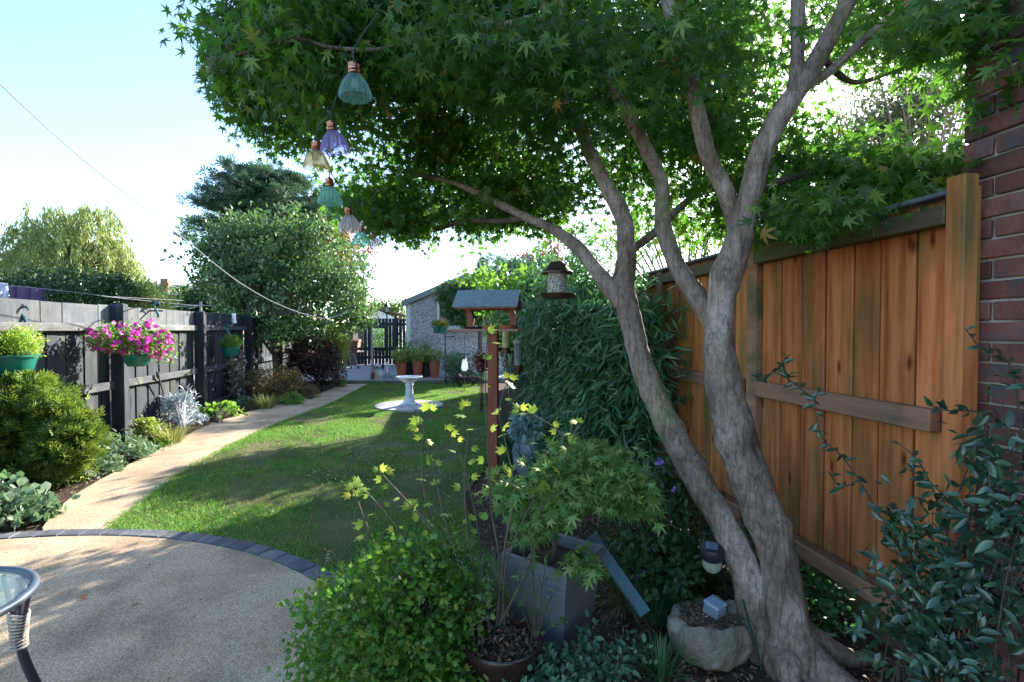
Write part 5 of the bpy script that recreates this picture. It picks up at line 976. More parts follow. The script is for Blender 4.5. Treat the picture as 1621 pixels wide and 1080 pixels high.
for s_ in (-1, 1):
    b = MB(); b.add([(-.33, s_ * .21, zr), (.245, s_ * .21, zr), (.245, 0, zr + .15), (-.33, 0, zr + .15), (-.33, s_ * .21, zr + .014), (.245, s_ * .21, zr + .014), (.245, 0, zr + .167), (-.33, 0, zr + .167)], [(0, 1, 2, 3), (7, 6, 5, 4), (0, 4, 5, 1), (1, 5, 6, 2), (3, 2, 6, 7), (0, 3, 7, 4)]); place(b, c).build('roof', M_slate, tb)
    b = MB(); b.add([(-.315, s_ * .195, zr - .012), (.23, s_ * .195, zr - .012), (.23, 0, zr + .135), (-.315, 0, zr + .135), (-.315, s_ * .195, zr - .001), (.23, s_ * .195, zr - .001), (.23, 0, zr + .148), (-.315, 0, zr + .148)], [(0, 1, 2, 3), (7, 6, 5, 4), (0, 4, 5, 1), (1, 5, 6, 2), (3, 2, 6, 7), (0, 3, 7, 4)]); place(b, c).build('roof_board', M_red, tb)
for x, y, m, lab in ((-.02, -.08, M_terra, 'terracotta saucer in the middle of the bird table tray'), (.13, -.08, M_terra, 'terracotta saucer at the right of the bird table tray'), (-.17, -.06, M_blackp, 'shallow black dish at the left of the bird table tray')):
    q = RM @ np.array([x, y, zt + .012]) + c; d_ = thing('dish', lab, 'dish', tuple(q)); r_ = .065 if m is M_terra else .09; h_ = .035 if m is M_terra else .018
    MB().lathe([(0, 0), (r_ * .85, 0), (r_, h_), (r_ - .006, h_), (r_ * .8, .008), (0, .008)], q, 28).build('bowl', m, d_, smooth=True); MB().lathe([(0, h_ * .6), (r_ * .86, h_ * .6)], q, 20).build('seed', M_seed, d_)

# ---- hanging seed feeder
q = P(882, 445, 2.35); fe = thing('seed_feeder', 'bronze topped hanging seed feeder full of mixed seed in front of the bamboo', 'bird feeder', tuple(q))
s_ = 2.35 / FPX
def Z(py): return (445 - py) * s_
MB().lathe([(.0, Z(414)), (.03, Z(415)), (.04, Z(419)), (.052, Z(425)), (.075, Z(431)), (.076, Z(433)), (.05, Z(430)), (.045, Z(430))], q, 36).build('cap', M_bronze, fe, smooth=True)
MB().lathe([(.0, Z(468.5)), (.045, Z(468.5)), (.044, Z(430))], q, 32).build('seed', M_seed, fe, smooth=True)
MB().lathe([(.0475, Z(468)), (.0465, Z(430))], q, 32).build('tube', glassmat('clear_plastic', (.8, .85, .9), alpha=.12), fe, smooth=True)
MB().lathe([(0, Z(474)), (.07, Z(473)), (.083, Z(467)), (.086, Z(466)), (.083, Z(465)), (.05, Z(469)), (0, Z(469))], q, 36).build('tray', M_bronze, fe, smooth=True)
hk = MB(); top = P(876, 372, 2.62); hk.tube(spline([q + [0, 0, Z(414)], q + [0, 0, Z(400)], q * .4 + top * .6 + [0, 0, .02], top], 5), .0015, 5); hk.build('wire', M_darkmetal, fe)
for px, py, d, r_, h_, m1, m2, lab in ((801, 535, 5.0, .036, .21, mat('yellow_seed', [(0, rgb(.5, .45, .2)), (1, rgb(.62, .56, .3))], scale=90, vary=0), M_grey, 'yellow seed tube feeder with silver cap right of the bird table post'), (820, 560, 4.9, .04, .24, mat('mesh_grey', [(.4, rgb(.12, .13, .13)), (.6, rgb(.35, .36, .36))], scale=60, vary=0, metal=.3), M_grey, 'grey mesh peanut feeder in the shrub right of the yellow feeder')):
    q = P(px, py, d); f2 = thing('tube_feeder', lab, 'bird feeder', tuple(q)); MB().lathe([(0, -h_ / 2), (r_, -h_ / 2), (r_, h_ / 2 - .01)], q, 20).build('tube', m1, f2, smooth=True)
    MB().lathe([(0, h_ / 2 + .014), (r_ * 1.1, h_ / 2 + .004), (r_ * 1.25, h_ / 2 - .02), (r_ * 1.05, h_ / 2 - .02)], q, 20).build('cap', m2, f2, smooth=True); MB().lathe([(0, -h_ / 2 - .05), (r_ * 1.05, -h_ / 2 - .05), (r_ * 1.1, -h_ / 2 + .01), (0, -h_ / 2 + .01)], q, 20).build('base', M_bronze, f2, smooth=True)
    MB().tube([q + [0, 0, h_ / 2], q + [0, .03, h_ / 2 + .25], q + [.05, .12, h_ / 2 + .5]], .002, 5).build('wire', M_darkmetal, f2)
q = P(783, 543, 6.2); f3 = thing('dish_feeder', 'small blue domed feeder left of the bird table post', 'bird feeder', tuple(q))
MB().lathe([(0, .06), (.06, .05), (.11, .01), (.12, -.02), (.10, -.02), (0, .02)], q, 24).build('dome', mat('blue_dome', [(0, rgb(.03, .13, .2)), (1, rgb(.05, .18, .26))], rough=.2, vary=0), f3, smooth=True); MB().lathe([(0, -.10), (.08, -.09), (.09, -.06), (0, -.06)], q, 20).build('dish', M_blackp, f3, smooth=True)
MB().tube([(q[0], q[1], 0), q + [0, 0, .03]], .008, 6).build('stand', M_darkmetal, f3)

# ---- hanging baskets
def bowlpot(name, q, r_, h_, m, root): 
    MB().lathe([(0, -h_), (r_ * .62, -h_), (r_ * .80, -h_ * .72), (r_ * .93, -h_ * .2), (r_ * .96, -.02), (r_ * 1.03, -.018), (r_ * 1.03, 0), (r_ * .95, 0), (r_ * .93, -.03), (0, -.04)], q, 40).build(name, m, root, smooth=True)
def swan(q, px_dir, L, root, post):
    """bracket arm from the post to the hanging point with a green swan neck hook"""
    a = np.array(post); e = np.array(q); MB().tube(spline([a, a * .5 + e * .5 + [0, 0, .03], e + [0, 0, .01], e], 5), .006, 6).build('bracket', M_darkmetal, root, origin=a)
q = P(12, 562, 4.75); hb = thing('hanging_basket', 'green plastic hanging basket with feathery yellow green foliage at the left edge', 'hanging basket', tuple(q))
bowlpot('bowl', q, .225, .195, M_green, hb)
c, d = cloud([(q + [0, 0, .12], (.26, .24, .15), 1), (q + [.12, 0, .10], (.15, .15, .12), .4)], 420, shell=.5, lump=.3, fr=4); pos, D, _ = clumps(c, d, 10, .02, 1); k = pos[:, 2] > q[2] - .02; dl, nl = orient(D, .5, .6, .6, .1); scatter_mesh('foliage', T_LANCE, pos[k], dl[k], nl[k], rng.uniform(.02, .045, k.sum()), LM('feathery_leaf', (.13, .22, .03), (.24, .34, .05), (.38, .45, .10), (.5, .7, .08), tfac=.45), hb)
stems_to(hb, q + [0, 0, -.03], c[rng.permutation(len(c))[:60]], .004, M_stem, spread=.07)
def swanneck(p0, s, root):
    pts = [(0, 0, 0), (.02, 0, -.05), (-.02, 0, -.11), (-.055, 0, -.16), (-.05, 0, -.05), (-.02, 0, .02), (.015, 0, .0)]
    pts = [(.03, 0, -.03), (.01, 0, .005), (-.03, 0, .0), (-.045, 0, -.04), (-.02, 0, -.09), (.0, 0, -.14), (.005, 0, -.19)]
    b = MB(); P2 = spline([np.array(p0) + np.array(p) * s for p in pts], 6); b.tube(P2, np.interp(np.linspace(0, 1, len(P2)), [0, .1, .3, .7, 1], [.003, .013, .011, .015, .02]) * s, 8); return b.build('swan_hook', mat('verdigris', [(0, rgb(.01, .1, .09)), (1, rgb(.03, .17, .15))], rough=.4, scale=9, vary=0), root, smooth=True)
sw = P(40, 487, 4.9); swanneck(sw, .95, hb); MB().tube(spline([P(-40, 484, 5.0), P(0, 483, 4.95), P(30, 480, 4.9), P(40, 487, 4.9)], 5), .005, 6).build('bracket', M_darkmetal, hb, origin=sw)
for dx in (-.18, .18): MB().tube([q + [dx, 0, 0], sw + [-.03, 0, -.13]], .0015, 4).build('chain', M_darkmetal, hb, origin=q)
# petunias
q = P(214, 556, 6.05); pt_ = thing('hanging_basket', 'large hanging basket overflowing with magenta petunias on the drilled fence post', 'hanging basket', tuple(q))
bowlpot('bowl', q + [0.02, 0, -.04], .15, .14, M_green, pt_)
BL = [pb(188, 535, 5.85, 40, 23, .18, 1.6), pb(235, 537, 6.1, 34, 26, .18, 1.4), pb(160, 538, 5.6, 20, 14, .12, .5), pb(258, 552, 6.3, 18, 22, .14, .6), pb(210, 545, 5.9, 36, 16, .13, .6)]
c, d = cloud(BL, 420, shell=.5, lump=.3, fr=3); pos, D, _ = clumps(c, d, 8, .028, 1); dl, nl = orient(D, .2, .6, .6, .3); scatter_mesh('foliage', T_OVAL, pos, dl, nl, rng.uniform(.025, .045, len(pos)), L_fresh, pt_)
T_PET = (np.array([(0, 0, -.12)] + [(.5 * (1.05 if i % 3 else .86) * math.cos(i * 2 * math.pi / 15), .5 * (1.05 if i % 3 else .86) * math.sin(i * 2 * math.pi / 15), .10 + .03 * (i % 2)) for i in range(15)]), np.array([(0, 1 + i, 1 + (i + 1) % 15) for i in range(15)]))
L_pet = leafmat('magenta_petal', [(0, rgb(.42, .02, .26)), (.5, rgb(.58, .04, .36)), (1, rgb(.62, .12, .48))], rgb(.8, .08, .5), tfac=.35)
c, d = cloud(BL, 520, shell=1, lump=.3, fr=3); vd = unit(_C - c); k = (d * vd).sum(1) > -.1; c, d, vd = c[k], d[k], vd[k]; k = (rng.random(len(c)) < .75); c, d, vd = c[k][:250] + vd[k][:250] * .02, d[k][:250], vd[k][:250]
scatter(pt_, T_PET, c, rdir(len(c)), unit(vd + d * .7 + rng.normal(size=c.shape) * .25), rng.uniform(.045, .06, len(c)), L_pet, part='flower', nparts=290)
sw = P(250, 481, 6.3); MB().tube(spline([P(189, 491, 6.8), P(215, 487, 6.6), P(240, 478, 6.4), sw], 5), .006, 6).build('bracket', M_darkmetal, pt_, origin=sw); swanneck(sw, .9, pt_)
MB().tube([sw + [-.02, 0, -.1], q + [0, 0, .1]], .002, 4).build('chain', M_darkmetal, pt_, origin=sw)
# small basket
q = P(365, 550, 9.15); sb_ = thing('hanging_basket', 'small green hanging basket with a mound of grassy foliage beside the third post', 'hanging basket', tuple(q))
bowlpot('bowl', q, .155, .16, M_green, sb_); c, d = cloud([(q + [0, 0, .07], (.16, .16, .13), 1)], 160, shell=.6); pos, D, _ = clumps(c, d, 10, .02, 1); k = pos[:, 2] > q[2] - .02; dl, nl = orient(D, .7, .5, .4, 0); scatter_mesh('foliage', T_LANCE, pos[k], dl[k], nl[k], rng.uniform(.03, .05, k.sum()), L_fresh, sb_)
sw = P(363, 516, 9.15); swanneck(sw, 1.2, sb_); MB().tube([P(374, 504, 9.4), P(366, 506, 9.2), sw], .006, 5).build('bracket', M_darkmetal, sb_, origin=sw); MB().tube([sw + [-.01, 0, -.15], q], .002, 4).build('chain', M_darkmetal, sb_, origin=sw)
# black metal bird on the fence, white tag, leaning cane
q = P(248, 488, 7.05); bd = thing('metal_bird', 'black metal bird ornament fixed to the fence top', 'ornament', tuple(q)); s_ = 7.55 / FPX
b = MB(); b.tube([q + np.array(p) * s_ for p in ((-9, 0, 8), (-4, 0, 9), (3, 0, 6), (9, 0, 7))], [.01, .03, .03, .008], 8); b.tube([q + np.array(p) * s_ for p in ((-6, 0, 1), (-2, 0, 6), (1, 0, 2), (-3, 0, -3), (8, 0, -4), (-12, 0, -4))], .012, 6); b.tube([q + np.array(p) * s_ for p in ((-9, 0, 8), (-13, 0, 5))], [.014, .004], 6); b.build('body', M_darkmetal, bd, smooth=True)
q = P(370, 505, 9.3); wt = thing('wind_chime', 'small white chime hanging at the fence top under the apple tree', 'wind chime', tuple(q)); MB().tube([q + [0, 0, .1], q + [0.01, 0, -.08]], [.03, .035], 10).build('tube', M_white, wt); MB().tube([q + [0, 0, .1], q + [0, 0, .2]], .004, 4).build('string', M_line, wt)
a, e = P(250, 594, 7.1), G(273, 668); cn_ = thing('garden_cane', 'thin wooden cane leaning on the fence behind the silver plant', 'cane', tuple(e)); MB().tube([e, a], .011, 8).build('cane', M_bark2, cn_); MB().blob(a, (.025, .025, .05), 8, 5, .3).build('frayed_top', M_bark2, cn_)
# washing lines and laundry beyond the fence
M_cloth = lambda n_, a_, b_: mat(n_, [(.3, rgb(*a_)), (.7, rgb(*b_))], rough=.9, scale=5, stretch=(6, 6, .4), bump=.5, vary=0)
ln = thing('washing_line', 'pale washing line stretched beyond the left fence', 'washing line', tuple(P(75, 457, 8.5)))
for pts in (((-60, 446, 8), (75, 458, 8.5), (200, 473, 11), (320, 485, 13)), ((180, 470, 10.5), (290, 476, 12.5)), ):
    MB().tube(spline([P(*p) for p in pts], 6), .006, 5).build('line', M_line, ln, origin=P(*pts[0]))
b = MB(); q = P(318, 486, 13); b.tube([(q[0], q[1], 0), q + [0, 0, .13]], .03, 8); [b.tube([q + [0, 0, .05], q + [x, y, .12 if abs(x) < .5 else -.03]], .012, 5) for x, y in ((.8, .1), (-.5, .5), (.3, -.6), (-.6, -.3))]; b.build('pole', M_grey, ln, origin=q)
def cloth(name, lab, x0, x1, y0, y1, d, m, n_=30):
    a = P(x0, y0, d); e = P(x1, y0 + (x1 - x0) * .09, d + .5); h_ = (y1 - y0) * d / FPX; V = []
    for th in (0, .012):
        for i in range(n_ + 1):
            t = i / n_; q = a * (1 - t) + e * t + np.array([0, .04 * math.sin(t * 17) + th, 0]); 
            for j in range(5): V.append(q + [0, .01 * math.sin(j * 2 + t * 20), -h_ * j / 4 * (1 + .03 * math.sin(t * 9))])
    M_ = (n_ + 1) * 5; F = [(k * M_ + i * 5 + j, k * M_ + (i + 1) * 5 + j, k * M_ + (i + 1) * 5 + j + 1, k * M_ + i * 5 + j + 1) for k in (0, 1) for i in range(n_) for j in range(4)]
    o = MB().add(V, F).build(name, m, None, origin=a, smooth=True, label=lab); o['category'] = 'laundry'
cloth('towel', 'purple towel hanging on the washing line behind the fence', 15, 73, 452, 476, 8.4, M_cloth('purple_cloth', (.10, .06, .13), (.16, .10, .2)))
cloth('shirt', 'pale blue laundry hanging at the far left of the washing line', -14, 13, 446, 474, 8.2, M_cloth('blue_cloth', (.42, .47, .68), (.62, .66, .8)))
cr_ = thing('clothes_line', 'grey cord sagging from the top left to the apple tree', 'rope', tuple(P(553, 492, 9.5)))
MB().tube(spline([P(-60, 75, 2.2), P(0, 133, 2.5), P(75, 203, 3), P(150, 268, 3.7), P(225, 327, 4.6), P(300, 385, 5.8), P(340, 418, 6.6), P(380, 448, 7.4), P(430, 477, 8.2), P(480, 497, 8.9), P(520, 504, 9.3), P(553, 491, 9.7)], 6), np.linspace(.0032, .0075, 67), 6).build('cord', M_line, cr_)

# ---- far terrace items
def onT(px, py, z=.12): return G(px, py, z)
pots = []
M_fol = L_mid
for k, (px, m, w_, h_, lab, fl_) in enumerate(((636, M_terra, .17, .46, 'tall terracotta pot leftmost of the row before the garage', 1), (661, M_terra, .17, .46, 'tall terracotta pot in the middle of the row between two black pots', 1), (688, M_terra, .17, .46, 'tall terracotta pot at the right end of the row', 1), (648.5, M_blackp, .19, .40, 'black pot between the left and middle terracotta pots', 0), (674.5, M_blackp, .19, .40, 'black pot between the middle and right terracotta pots', 0))):
    q = G(px, 598 if fl_ else 596.5, .12); r = thing('terracotta_pot' if fl_ else 'black_pot', lab, 'pot', tuple(q), 'pots in a row on the terrace edge'); w2 = w_ * .86
    MB().lathe([(0, 0), (w2 * .66, 0), (w2 * .86, h_ * .4), (w2 * 1.0, h_ * .75), (w2 * 1.02, h_ * .9), (w2 * 1.06, h_ * .92), (w2 * 1.06, h_), (w2 * .93, h_), (w2 * .9, h_ * .9), (0, h_ * .88)], q, 28).build('body', m, r, smooth=True)
    fr_ = thing('pot_plant', f'{"pale flowering" if fl_ else "green leafy"} plant in the ' + lab.replace('tall ', '').split(' of the')[0].replace(' before the garage', ''), 'plant', tuple(q + [0, 0, h_ * .88]))
    c, d = cloud([(q + [0, 0, h_ + .12], (.24, .22, .17), 1)] + ([(q + [-.05, 0, h_ + .36], (.22, .2, .24), 1)] if not fl_ else []), 130, shell=.5, lump=.35, seed=k); pos, D, _ = clumps(c, d, 8, .03, 1); dl, nl = orient(D, .5); scatter_mesh('foliage', T_SMALL, pos, dl, nl, rng.uniform(.035, .065, len(pos)), L_yellowg if fl_ else L_fresh, fr_)
    stems_to(fr_, q + [0, 0, h_ * .88], c[:25], .004, M_stem, spread=.04)
    if fl_: scatter_mesh('blossom', T_FLOW, c[:90] + [0, -.03, .03], rdir(len(c[:90])), unit(rng.normal(size=(len(c[:90]), 3)) + [0, -1, .6]), rng.uniform(.03, .05, len(c[:90])), leafmat('pale_petal', [(0, rgb(.6, .5, .4)), (1, rgb(.5, .35, .3))], rgb(.7, .5, .4)), fr_)
q = G(613, 599, .12); lpst = thing('lamp_post', 'slim black garden lamp post with a pale glass lantern', 'lamp post', tuple(q))
dL = float(proj(q)[2][0]); zl = lambda py: P(611, py, dL)[2]
MB().lathe([(0, .12), (.17, .12), (.16, .15), (.07, .22), (.05, .26), (0, .27)], (q[0], q[1], 0), 20).build('base', mat('base_grey', [(0, rgb(.17, .19, .23)), (1, rgb(.26, .28, .32))], scale=5, vary=0), lpst, smooth=True)
MB().lathe([(.028, .24), (.028, zl(573))], (q[0], q[1], 0), 12, closed=True).build('sleeve', M_white, lpst); MB().lathe([(.02, zl(573)), (.017, zl(498)), (.05, zl(497)), (.055, zl(494.5))], (q[0], q[1], 0), 12, closed=True).build('pole', M_darkmetal, lpst)
MB().lathe([(.045, zl(494.3)), (.062, zl(486))], (q[0], q[1], 0), 6, closed=True).build('lantern_glass', mat('frosted_glass', [(0, rgb(.6, .62, .62)), (1, rgb(.75, .76, .76))], rough=.2, scale=2, vary=0), lpst)
b = MB().lathe([(.09, zl(486)), (.05, zl(482.5)), (.012, zl(479.5)), (.012, zl(478))], (q[0], q[1], 0), 6, closed=True)
for k in range(6): a = k * math.pi / 3; b.tube([(q[0] + .05 * math.cos(a), q[1] + .05 * math.sin(a), zl(494.5)), (q[0] + .068 * math.cos(a), q[1] + .068 * math.sin(a), zl(486))], .006, 4)
b.build('lantern_frame', M_darkmetal, lpst)
q = G(590, 608); mpole = thing('metal_pole', 'thin grey metal clothes pole at the end of the path', 'pole', tuple(q)); dL = float(proj(q)[2][0]); MB().tube([(q[0], q[1], 0), (q[0] - .03, q[1], P(588, 492, dL)[2])], [.034, .02], 12).build('shaft', M_grey, mpole); MB().tube([(q[0], q[1], 0), (q[0], q[1], .30)], .046, 12).build('rusty_foot', mat('rust', [(.3, rgb(.10, .04, .02)), (.7, rgb(.2, .09, .04))], rough=.9, scale=9, vary=0), mpole)
MB().tube([(q[0] - .03 - .09, q[1], P(588, 497, dL)[2]), (q[0] - .03 + .09, q[1], P(588, 497, dL)[2])], .008, 6).build('crossbar', M_grey, mpole)
# white dog ornament
q = G(600, 606.5); dg = thing('dog_statue', 'white dog ornament with dark ears beside the thin metal pole', 'statue', tuple(q)); s_ = float(proj(q)[2][0]) / FPX * 1.22
M_dog = mat('mottled_white', [(.3, rgb(.42, .38, .36)), (.55, rgb(.62, .60, .58)), (.8, rgb(.72, .71, .70))], rough=.9, scale=14, bump=.5, vary=0)
sk = bpy.data.meshes.new('body'); X = lambda x, y, z: (x * s_, y * s_, z * s_)
verts = [X(0, 0, 6), X(1, 0, 12), X(-1, -1, 18), X(-1, -3, 23), X(-1, -8, 22.5), X(-1, -11, 21.5), X(-4, -3, 8), X(-5, -5, 1), X(3.5, -3, 8), X(4, -5, 1), X(6, 4, 4), X(9, -3, 1.2), X(-6, 4, 4), X(-8, -3, 1.2), X(7, 8, 2), X(12, 7, 3)]
edges = [(0, 1), (1, 2), (2, 3), (3, 4), (4, 5), (1, 6), (6, 7), (1, 8), (8, 9), (0, 10), (10, 11), (0, 12), (12, 13), (0, 14), (14, 15)]; rad = [7.5, 6.5, 4.8, 5.5, 3.2, 2.2, 3, 2, 3, 2, 4, 2, 4, 2, 1.8, 1]
sk.from_pydata(verts, edges, []); sk.materials.append(M_dog); o = link('body', sk, dg, W[dg]); md = o.modifiers.new('skin', 'SKIN'); o.modifiers.new('sub', 'SUBSURF').levels = 2; o.modifiers['sub'].render_levels = 2
for v, r_ in zip(sk.skin_vertices[0].data, rad): v.radius = (r_ * s_, r_ * s_)
sk.skin_vertices[0].data[0].use_root = True
for sg in (-1, 1): MB().blob(q + np.array([(-1 + sg * 6.3) * s_, -3 * s_, 21.5 * s_]), (1.6 * s_, 2 * s_, 4 * s_), 10, 8, .2).build('ear', M_blackp, dg, smooth=True)
MB().blob(q + np.array([-1, -13.2, 21.8]) * s_, 1.2 * s_, 8, 6).build('nose', M_blackp, dg, smooth=True)
for sg in (-1, 1): MB().blob(q + np.array([-1 + sg * 2.4, -8, 25]) * s_, .7 * s_, 6, 5).build('eye', M_blackp, dg, smooth=True)
# wheelie bin, grey box, folded trolley
q = G(556, 577, .12); dB = float(proj(q)[2][0]); bn = thing('wheelie_bin', 'brown wheelie bin left of the gate', 'bin', tuple(q)); M_bin = mat('brown_bin_plastic', [(.3, rgb(.19, .085, .055)), (.7, rgb(.25, .12, .08))], rough=.5, scale=3, bump=.05, vary=0)
b = MB(); zb_ = P(560, 541, dB)[2]; V = []
for h_, w_, d_ in ((.16, .23, .26), (zb_ - .06, .29, .35), (zb_, .30, .36)):
    V += [(q[0] + a * w_, q[1] + b2 * d_, h_) for a, b2 in ((-1, -1), (1, -1), (1, 1), (-1, 1))]
b.add(V, [(4 * i + j, 4 * i + (j + 1) % 4, 4 * i + 4 + (j + 1) % 4, 4 * i + 4 + j) for i in (0, 1) for j in range(4)] + [(3, 2, 1, 0), (8, 9, 10, 11)]); b.build('body', M_bin, bn)
b = MB(); pf = [(-.38, 0), (.38, 0), (.38, .035), (.2, .085), (-.2, .085), (-.38, .035)]; b.prism([(q[1] + a, zb_ + .003 + z) for a, z in pf], q[0] - .32, q[0] + .32, 'x'); b.build('lid', M_bin, bn)
for sg in (-1, 1): MB().lathe([(0, -.03), (.1, -.03), (.1, .03), (0, .03)], (q[0] + sg * .27, q[1] + .3, .22), 16, axis=[[0, 0, 1], [1, 0, 0], [0, 1, 0]]).build('wheel', M_blackp, bn)
q = G(575.5, 576, .12); bx_ = thing('storage_box', 'grey blue plastic box between the brown bin and the gate', 'box', tuple(q)); MB().box(q + [-.16, -.15, 0], q + [.16, .15, .42], bev=.02).build('body', mat('box_grey_blue', [(0, rgb(.13, .15, .19)), (1, rgb(.2, .22, .26))], scale=3, vary=0), bx_); MB().box(q + [-.18, -.17, .423], q + [.18, .17, .48], bev=.015).build('lid', mat('box_lid', [(0, rgb(.4, .43, .47)), (1, rgb(.5, .52, .55))], scale=3, vary=0), bx_)
q = G(556, 584, .12); tr_ = thing('folding_trolley', 'small silver folding trolley leaning by the brown bin', 'trolley', tuple(q)); b = MB()
for sg in (-1, 1): b.tube([q + [sg * .09 + .12, -.02, .0], q + [sg * .09 - .02, .1, .5]], .012, 6)
for t in (.2, .45, .7, .98): b.tube([q + [-.09 + .12 - .14 * t, .12 * t - .02, .5 * t], q + [.09 + .12 - .14 * t, .12 * t - .02, .5 * t]], .01, 6)
b.build('frame', M_grey, tr_)
for sg in (-1, 1): MB().lathe([(0, -.015), (.05, -.015), (.05, .015), (0, .015)], q + np.array([sg * .12 + .12, 0, .05]), 12, axis=[[0, 0, 1], [1, 0, 0], [0, 1, 0]]).build('wheel', M_blackp, tr_)
# shepherd crook with two flower pots
q = G(705, 607); dC = float(proj(q)[2][0]); ck = thing('crook_stand', 'thin black stand carrying two small flower pots before the garage', 'stand', tuple(q)); tz_ = P(705, 520, dC)[2]
b = MB(); b.tube([(q[0], q[1], 0), (q[0], q[1], tz_)], .012, 8); b.tube([(q[0], q[1], P(705, 533, dC)[2]), (q[0] + .2, q[1], P(705, 533, dC)[2])], .010, 6); b.blob((q[0] + .21, q[1], P(705, 533, dC)[2]), (.035, .03, .02), 8, 6); b.tube([(q[0] - .28, q[1], tz_ - .1), (q[0] + .05, q[1], tz_ - .1)], .008, 6); b.build('frame', M_darkmetal, ck)
for px, lab in ((692, 'left green pot of orange and yellow flowers on the black stand'), (702, 'right green pot of orange flowers on the black stand')):
    q = P(px, 517.5, dC - .1 * (px > 700)); r = thing('flower_pot', lab, 'pot', tuple(q), 'pots on the black stand'); MB().lathe([(0, -.17), (.075, -.17), (.10, -.02), (.108, -.02), (.108, 0), (.09, 0), (0, -.02)], q, 20).build('body', M_green, r, smooth=True)
    fp = thing('marigold_plant', 'orange marigolds in the ' + lab.split(' of ')[0] + ' on the stand', 'plant', tuple(q)); c, d = cloud([(q + [0, 0, .06], (.15, .13, .10), 1)], 70, shell=.5); pos, D, _ = clumps(c, d, 7, .02, 1); dl, nl = orient(D); scatter_mesh('foliage', T_SMALL, pos, dl, nl, rng.uniform(.03, .05, len(pos)), L_fresh, fp)
    scatter_mesh('blossom', T_FLOW, c[:45] + [0, -.02, .03], rdir(45), unit(rng.normal(size=(45, 3)) + [0, -1, 1]), rng.uniform(.03, .05, 45), leafmat('orange_petal', [(0, rgb(.7, .2, .02)), (1, rgb(.75, .42, .04))], rgb(.8, .4, .05)), fp)
# cart wheel planter and hanging lantern
q = G(738, 612); wp = thing('cart_planter', 'black iron cart shaped planter with curved spokes beside the lawn', 'planter', tuple(q)); s_ = float(proj(q)[2][0]) / FPX
for yy in (-.14, .14):
    b = MB(); c0 = q + [0, yy, 13 * s_]
    b.tube([c0 + np.array([math.cos(a) * 17 * s_, 0, math.sin(a) * 12.5 * s_]) for a in np.linspace(0, 2 * math.pi, 33)], .013, 6)
    for a in np.linspace(0, 2 * math.pi, 9)[:-1]: b.tube(spline([c0, c0 + np.array([math.cos(a + .3) * 9 * s_, 0, math.sin(a + .3) * 7 * s_]), c0 + np.array([math.cos(a) * 17 * s_, 0, math.sin(a) * 12.5 * s_])], 4), .008, 5)
    b.build('wheel', M_darkmetal, wp)
b = MB(); b.box(q + [-24 * s_, -.15, 13 * s_], q + [22 * s_, .15, 15 * s_], bev=.01); b.tube([q + [-24 * s_, 0, 14 * s_], q + [-29 * s_, 0, 17 * s_], q + [-32 * s_, 0, 12 * s_], q + [-30 * s_, 0, 0]], .013, 6)
for x in (-20, 20): b.tube([q + [x * s_, 0, 0], q + [x * s_, 0, 14 * s_]], .012, 6)
b.build('frame', M_darkmetal, wp)
bush('lavender_bush', 'grey green lavender bush beside the cart planter', 'plant', tuple(G(712, 606)), [pb(719, 577, 13.2, 16, 18, .3, 2), pb(726, 592, 13.2, 18, 13, .3, 1), pb(760, 580, 13.2, 26, 22, .3, 1)], 260, 10, .04, T_LANCE, (.07, .12), L_sage, up=.9, stems=20, r0=.005)
q = P(735.5, 578, 11.4); ln_ = thing('glass_lantern', 'clear pear shaped glass lantern hanging from a thin black stake', 'lantern', tuple(q)); s_ = 11.4 / FPX
MB().lathe([(0, -10 * s_), (4 * s_, -9 * s_), (5.6 * s_, -5 * s_), (4.6 * s_, 2 * s_), (3.2 * s_, 9 * s_), (3.2 * s_, 10 * s_)], q, 20).build('glass', glassmat('pale_glass', (.75, .82, .88), alpha=.75), ln_, smooth=True)
b = MB(); b.lathe([(3.4 * s_, 10 * s_), (2 * s_, 13 * s_), (0, 13 * s_)], q, 12); b.tube([q + [0, .02, 13 * s_], q + [0, .02, 17 * s_]], .008, 5); b.tube([q + [-9 * s_, .02, 17 * s_], q + [9 * s_, .02, 17 * s_]], .014, 6); b.tube([(q[0] + .0, q[1] + .04, 0), (q[0], q[1] + .04, P(735, 530, 11.4)[2])], .006, 5); b.build('stake', M_darkmetal, ln_)
bush('fuchsia_plant', 'small dark red leaved plant left of the bird table post', 'plant', tuple(np.append(P(762, 600, 8.5)[:2], 0)), [pb(763, 572, 8.5, 10, 14, .15)], 60, 7, .03, T_OVAL, (.04, .07), leafmat('maroon_leaf', [(0, rgb(.06, .01, .015)), (1, rgb(.16, .03, .035))], rgb(.3, .05, .05)), stems=14, r0=.004)
# blue glazed pot and pale plant right of the bird table
q = np.append(P(840, 740, 4.9)[:2], 0); bp2 = thing('blue_pot', 'pale blue glazed pot half hidden behind the bird table post', 'pot', tuple(q)); M_blue = mat('pale_blue_glaze', [(.3, rgb(.16, .21, .27)), (.7, rgb(.27, .33, .38))], rough=.3, scale=9, bump=.1, vary=0)
MB().lathe([(0, 0), (.12, 0), (.17, .12), (.18, .24), (.155, .32), (.17, .35), (.15, .35), (.13, .3), (0, .3)], q, 28).build('body', M_blue, bp2, smooth=True)
bush('hydrangea_plant', 'pale blue green plant in the blue glazed pot', 'plant', tuple(q + [0, 0, .3]), [(q + [0, 0, .44], (.19, .17, .14), 1)], 80, 6, .03, T_OVAL, (.05, .09), LM('pale_blue_leaf', (.15, .24, .2), (.24, .34, .32), (.38, .46, .46), (.3, .5, .45)), stems=25, r0=.004, nparts=60)

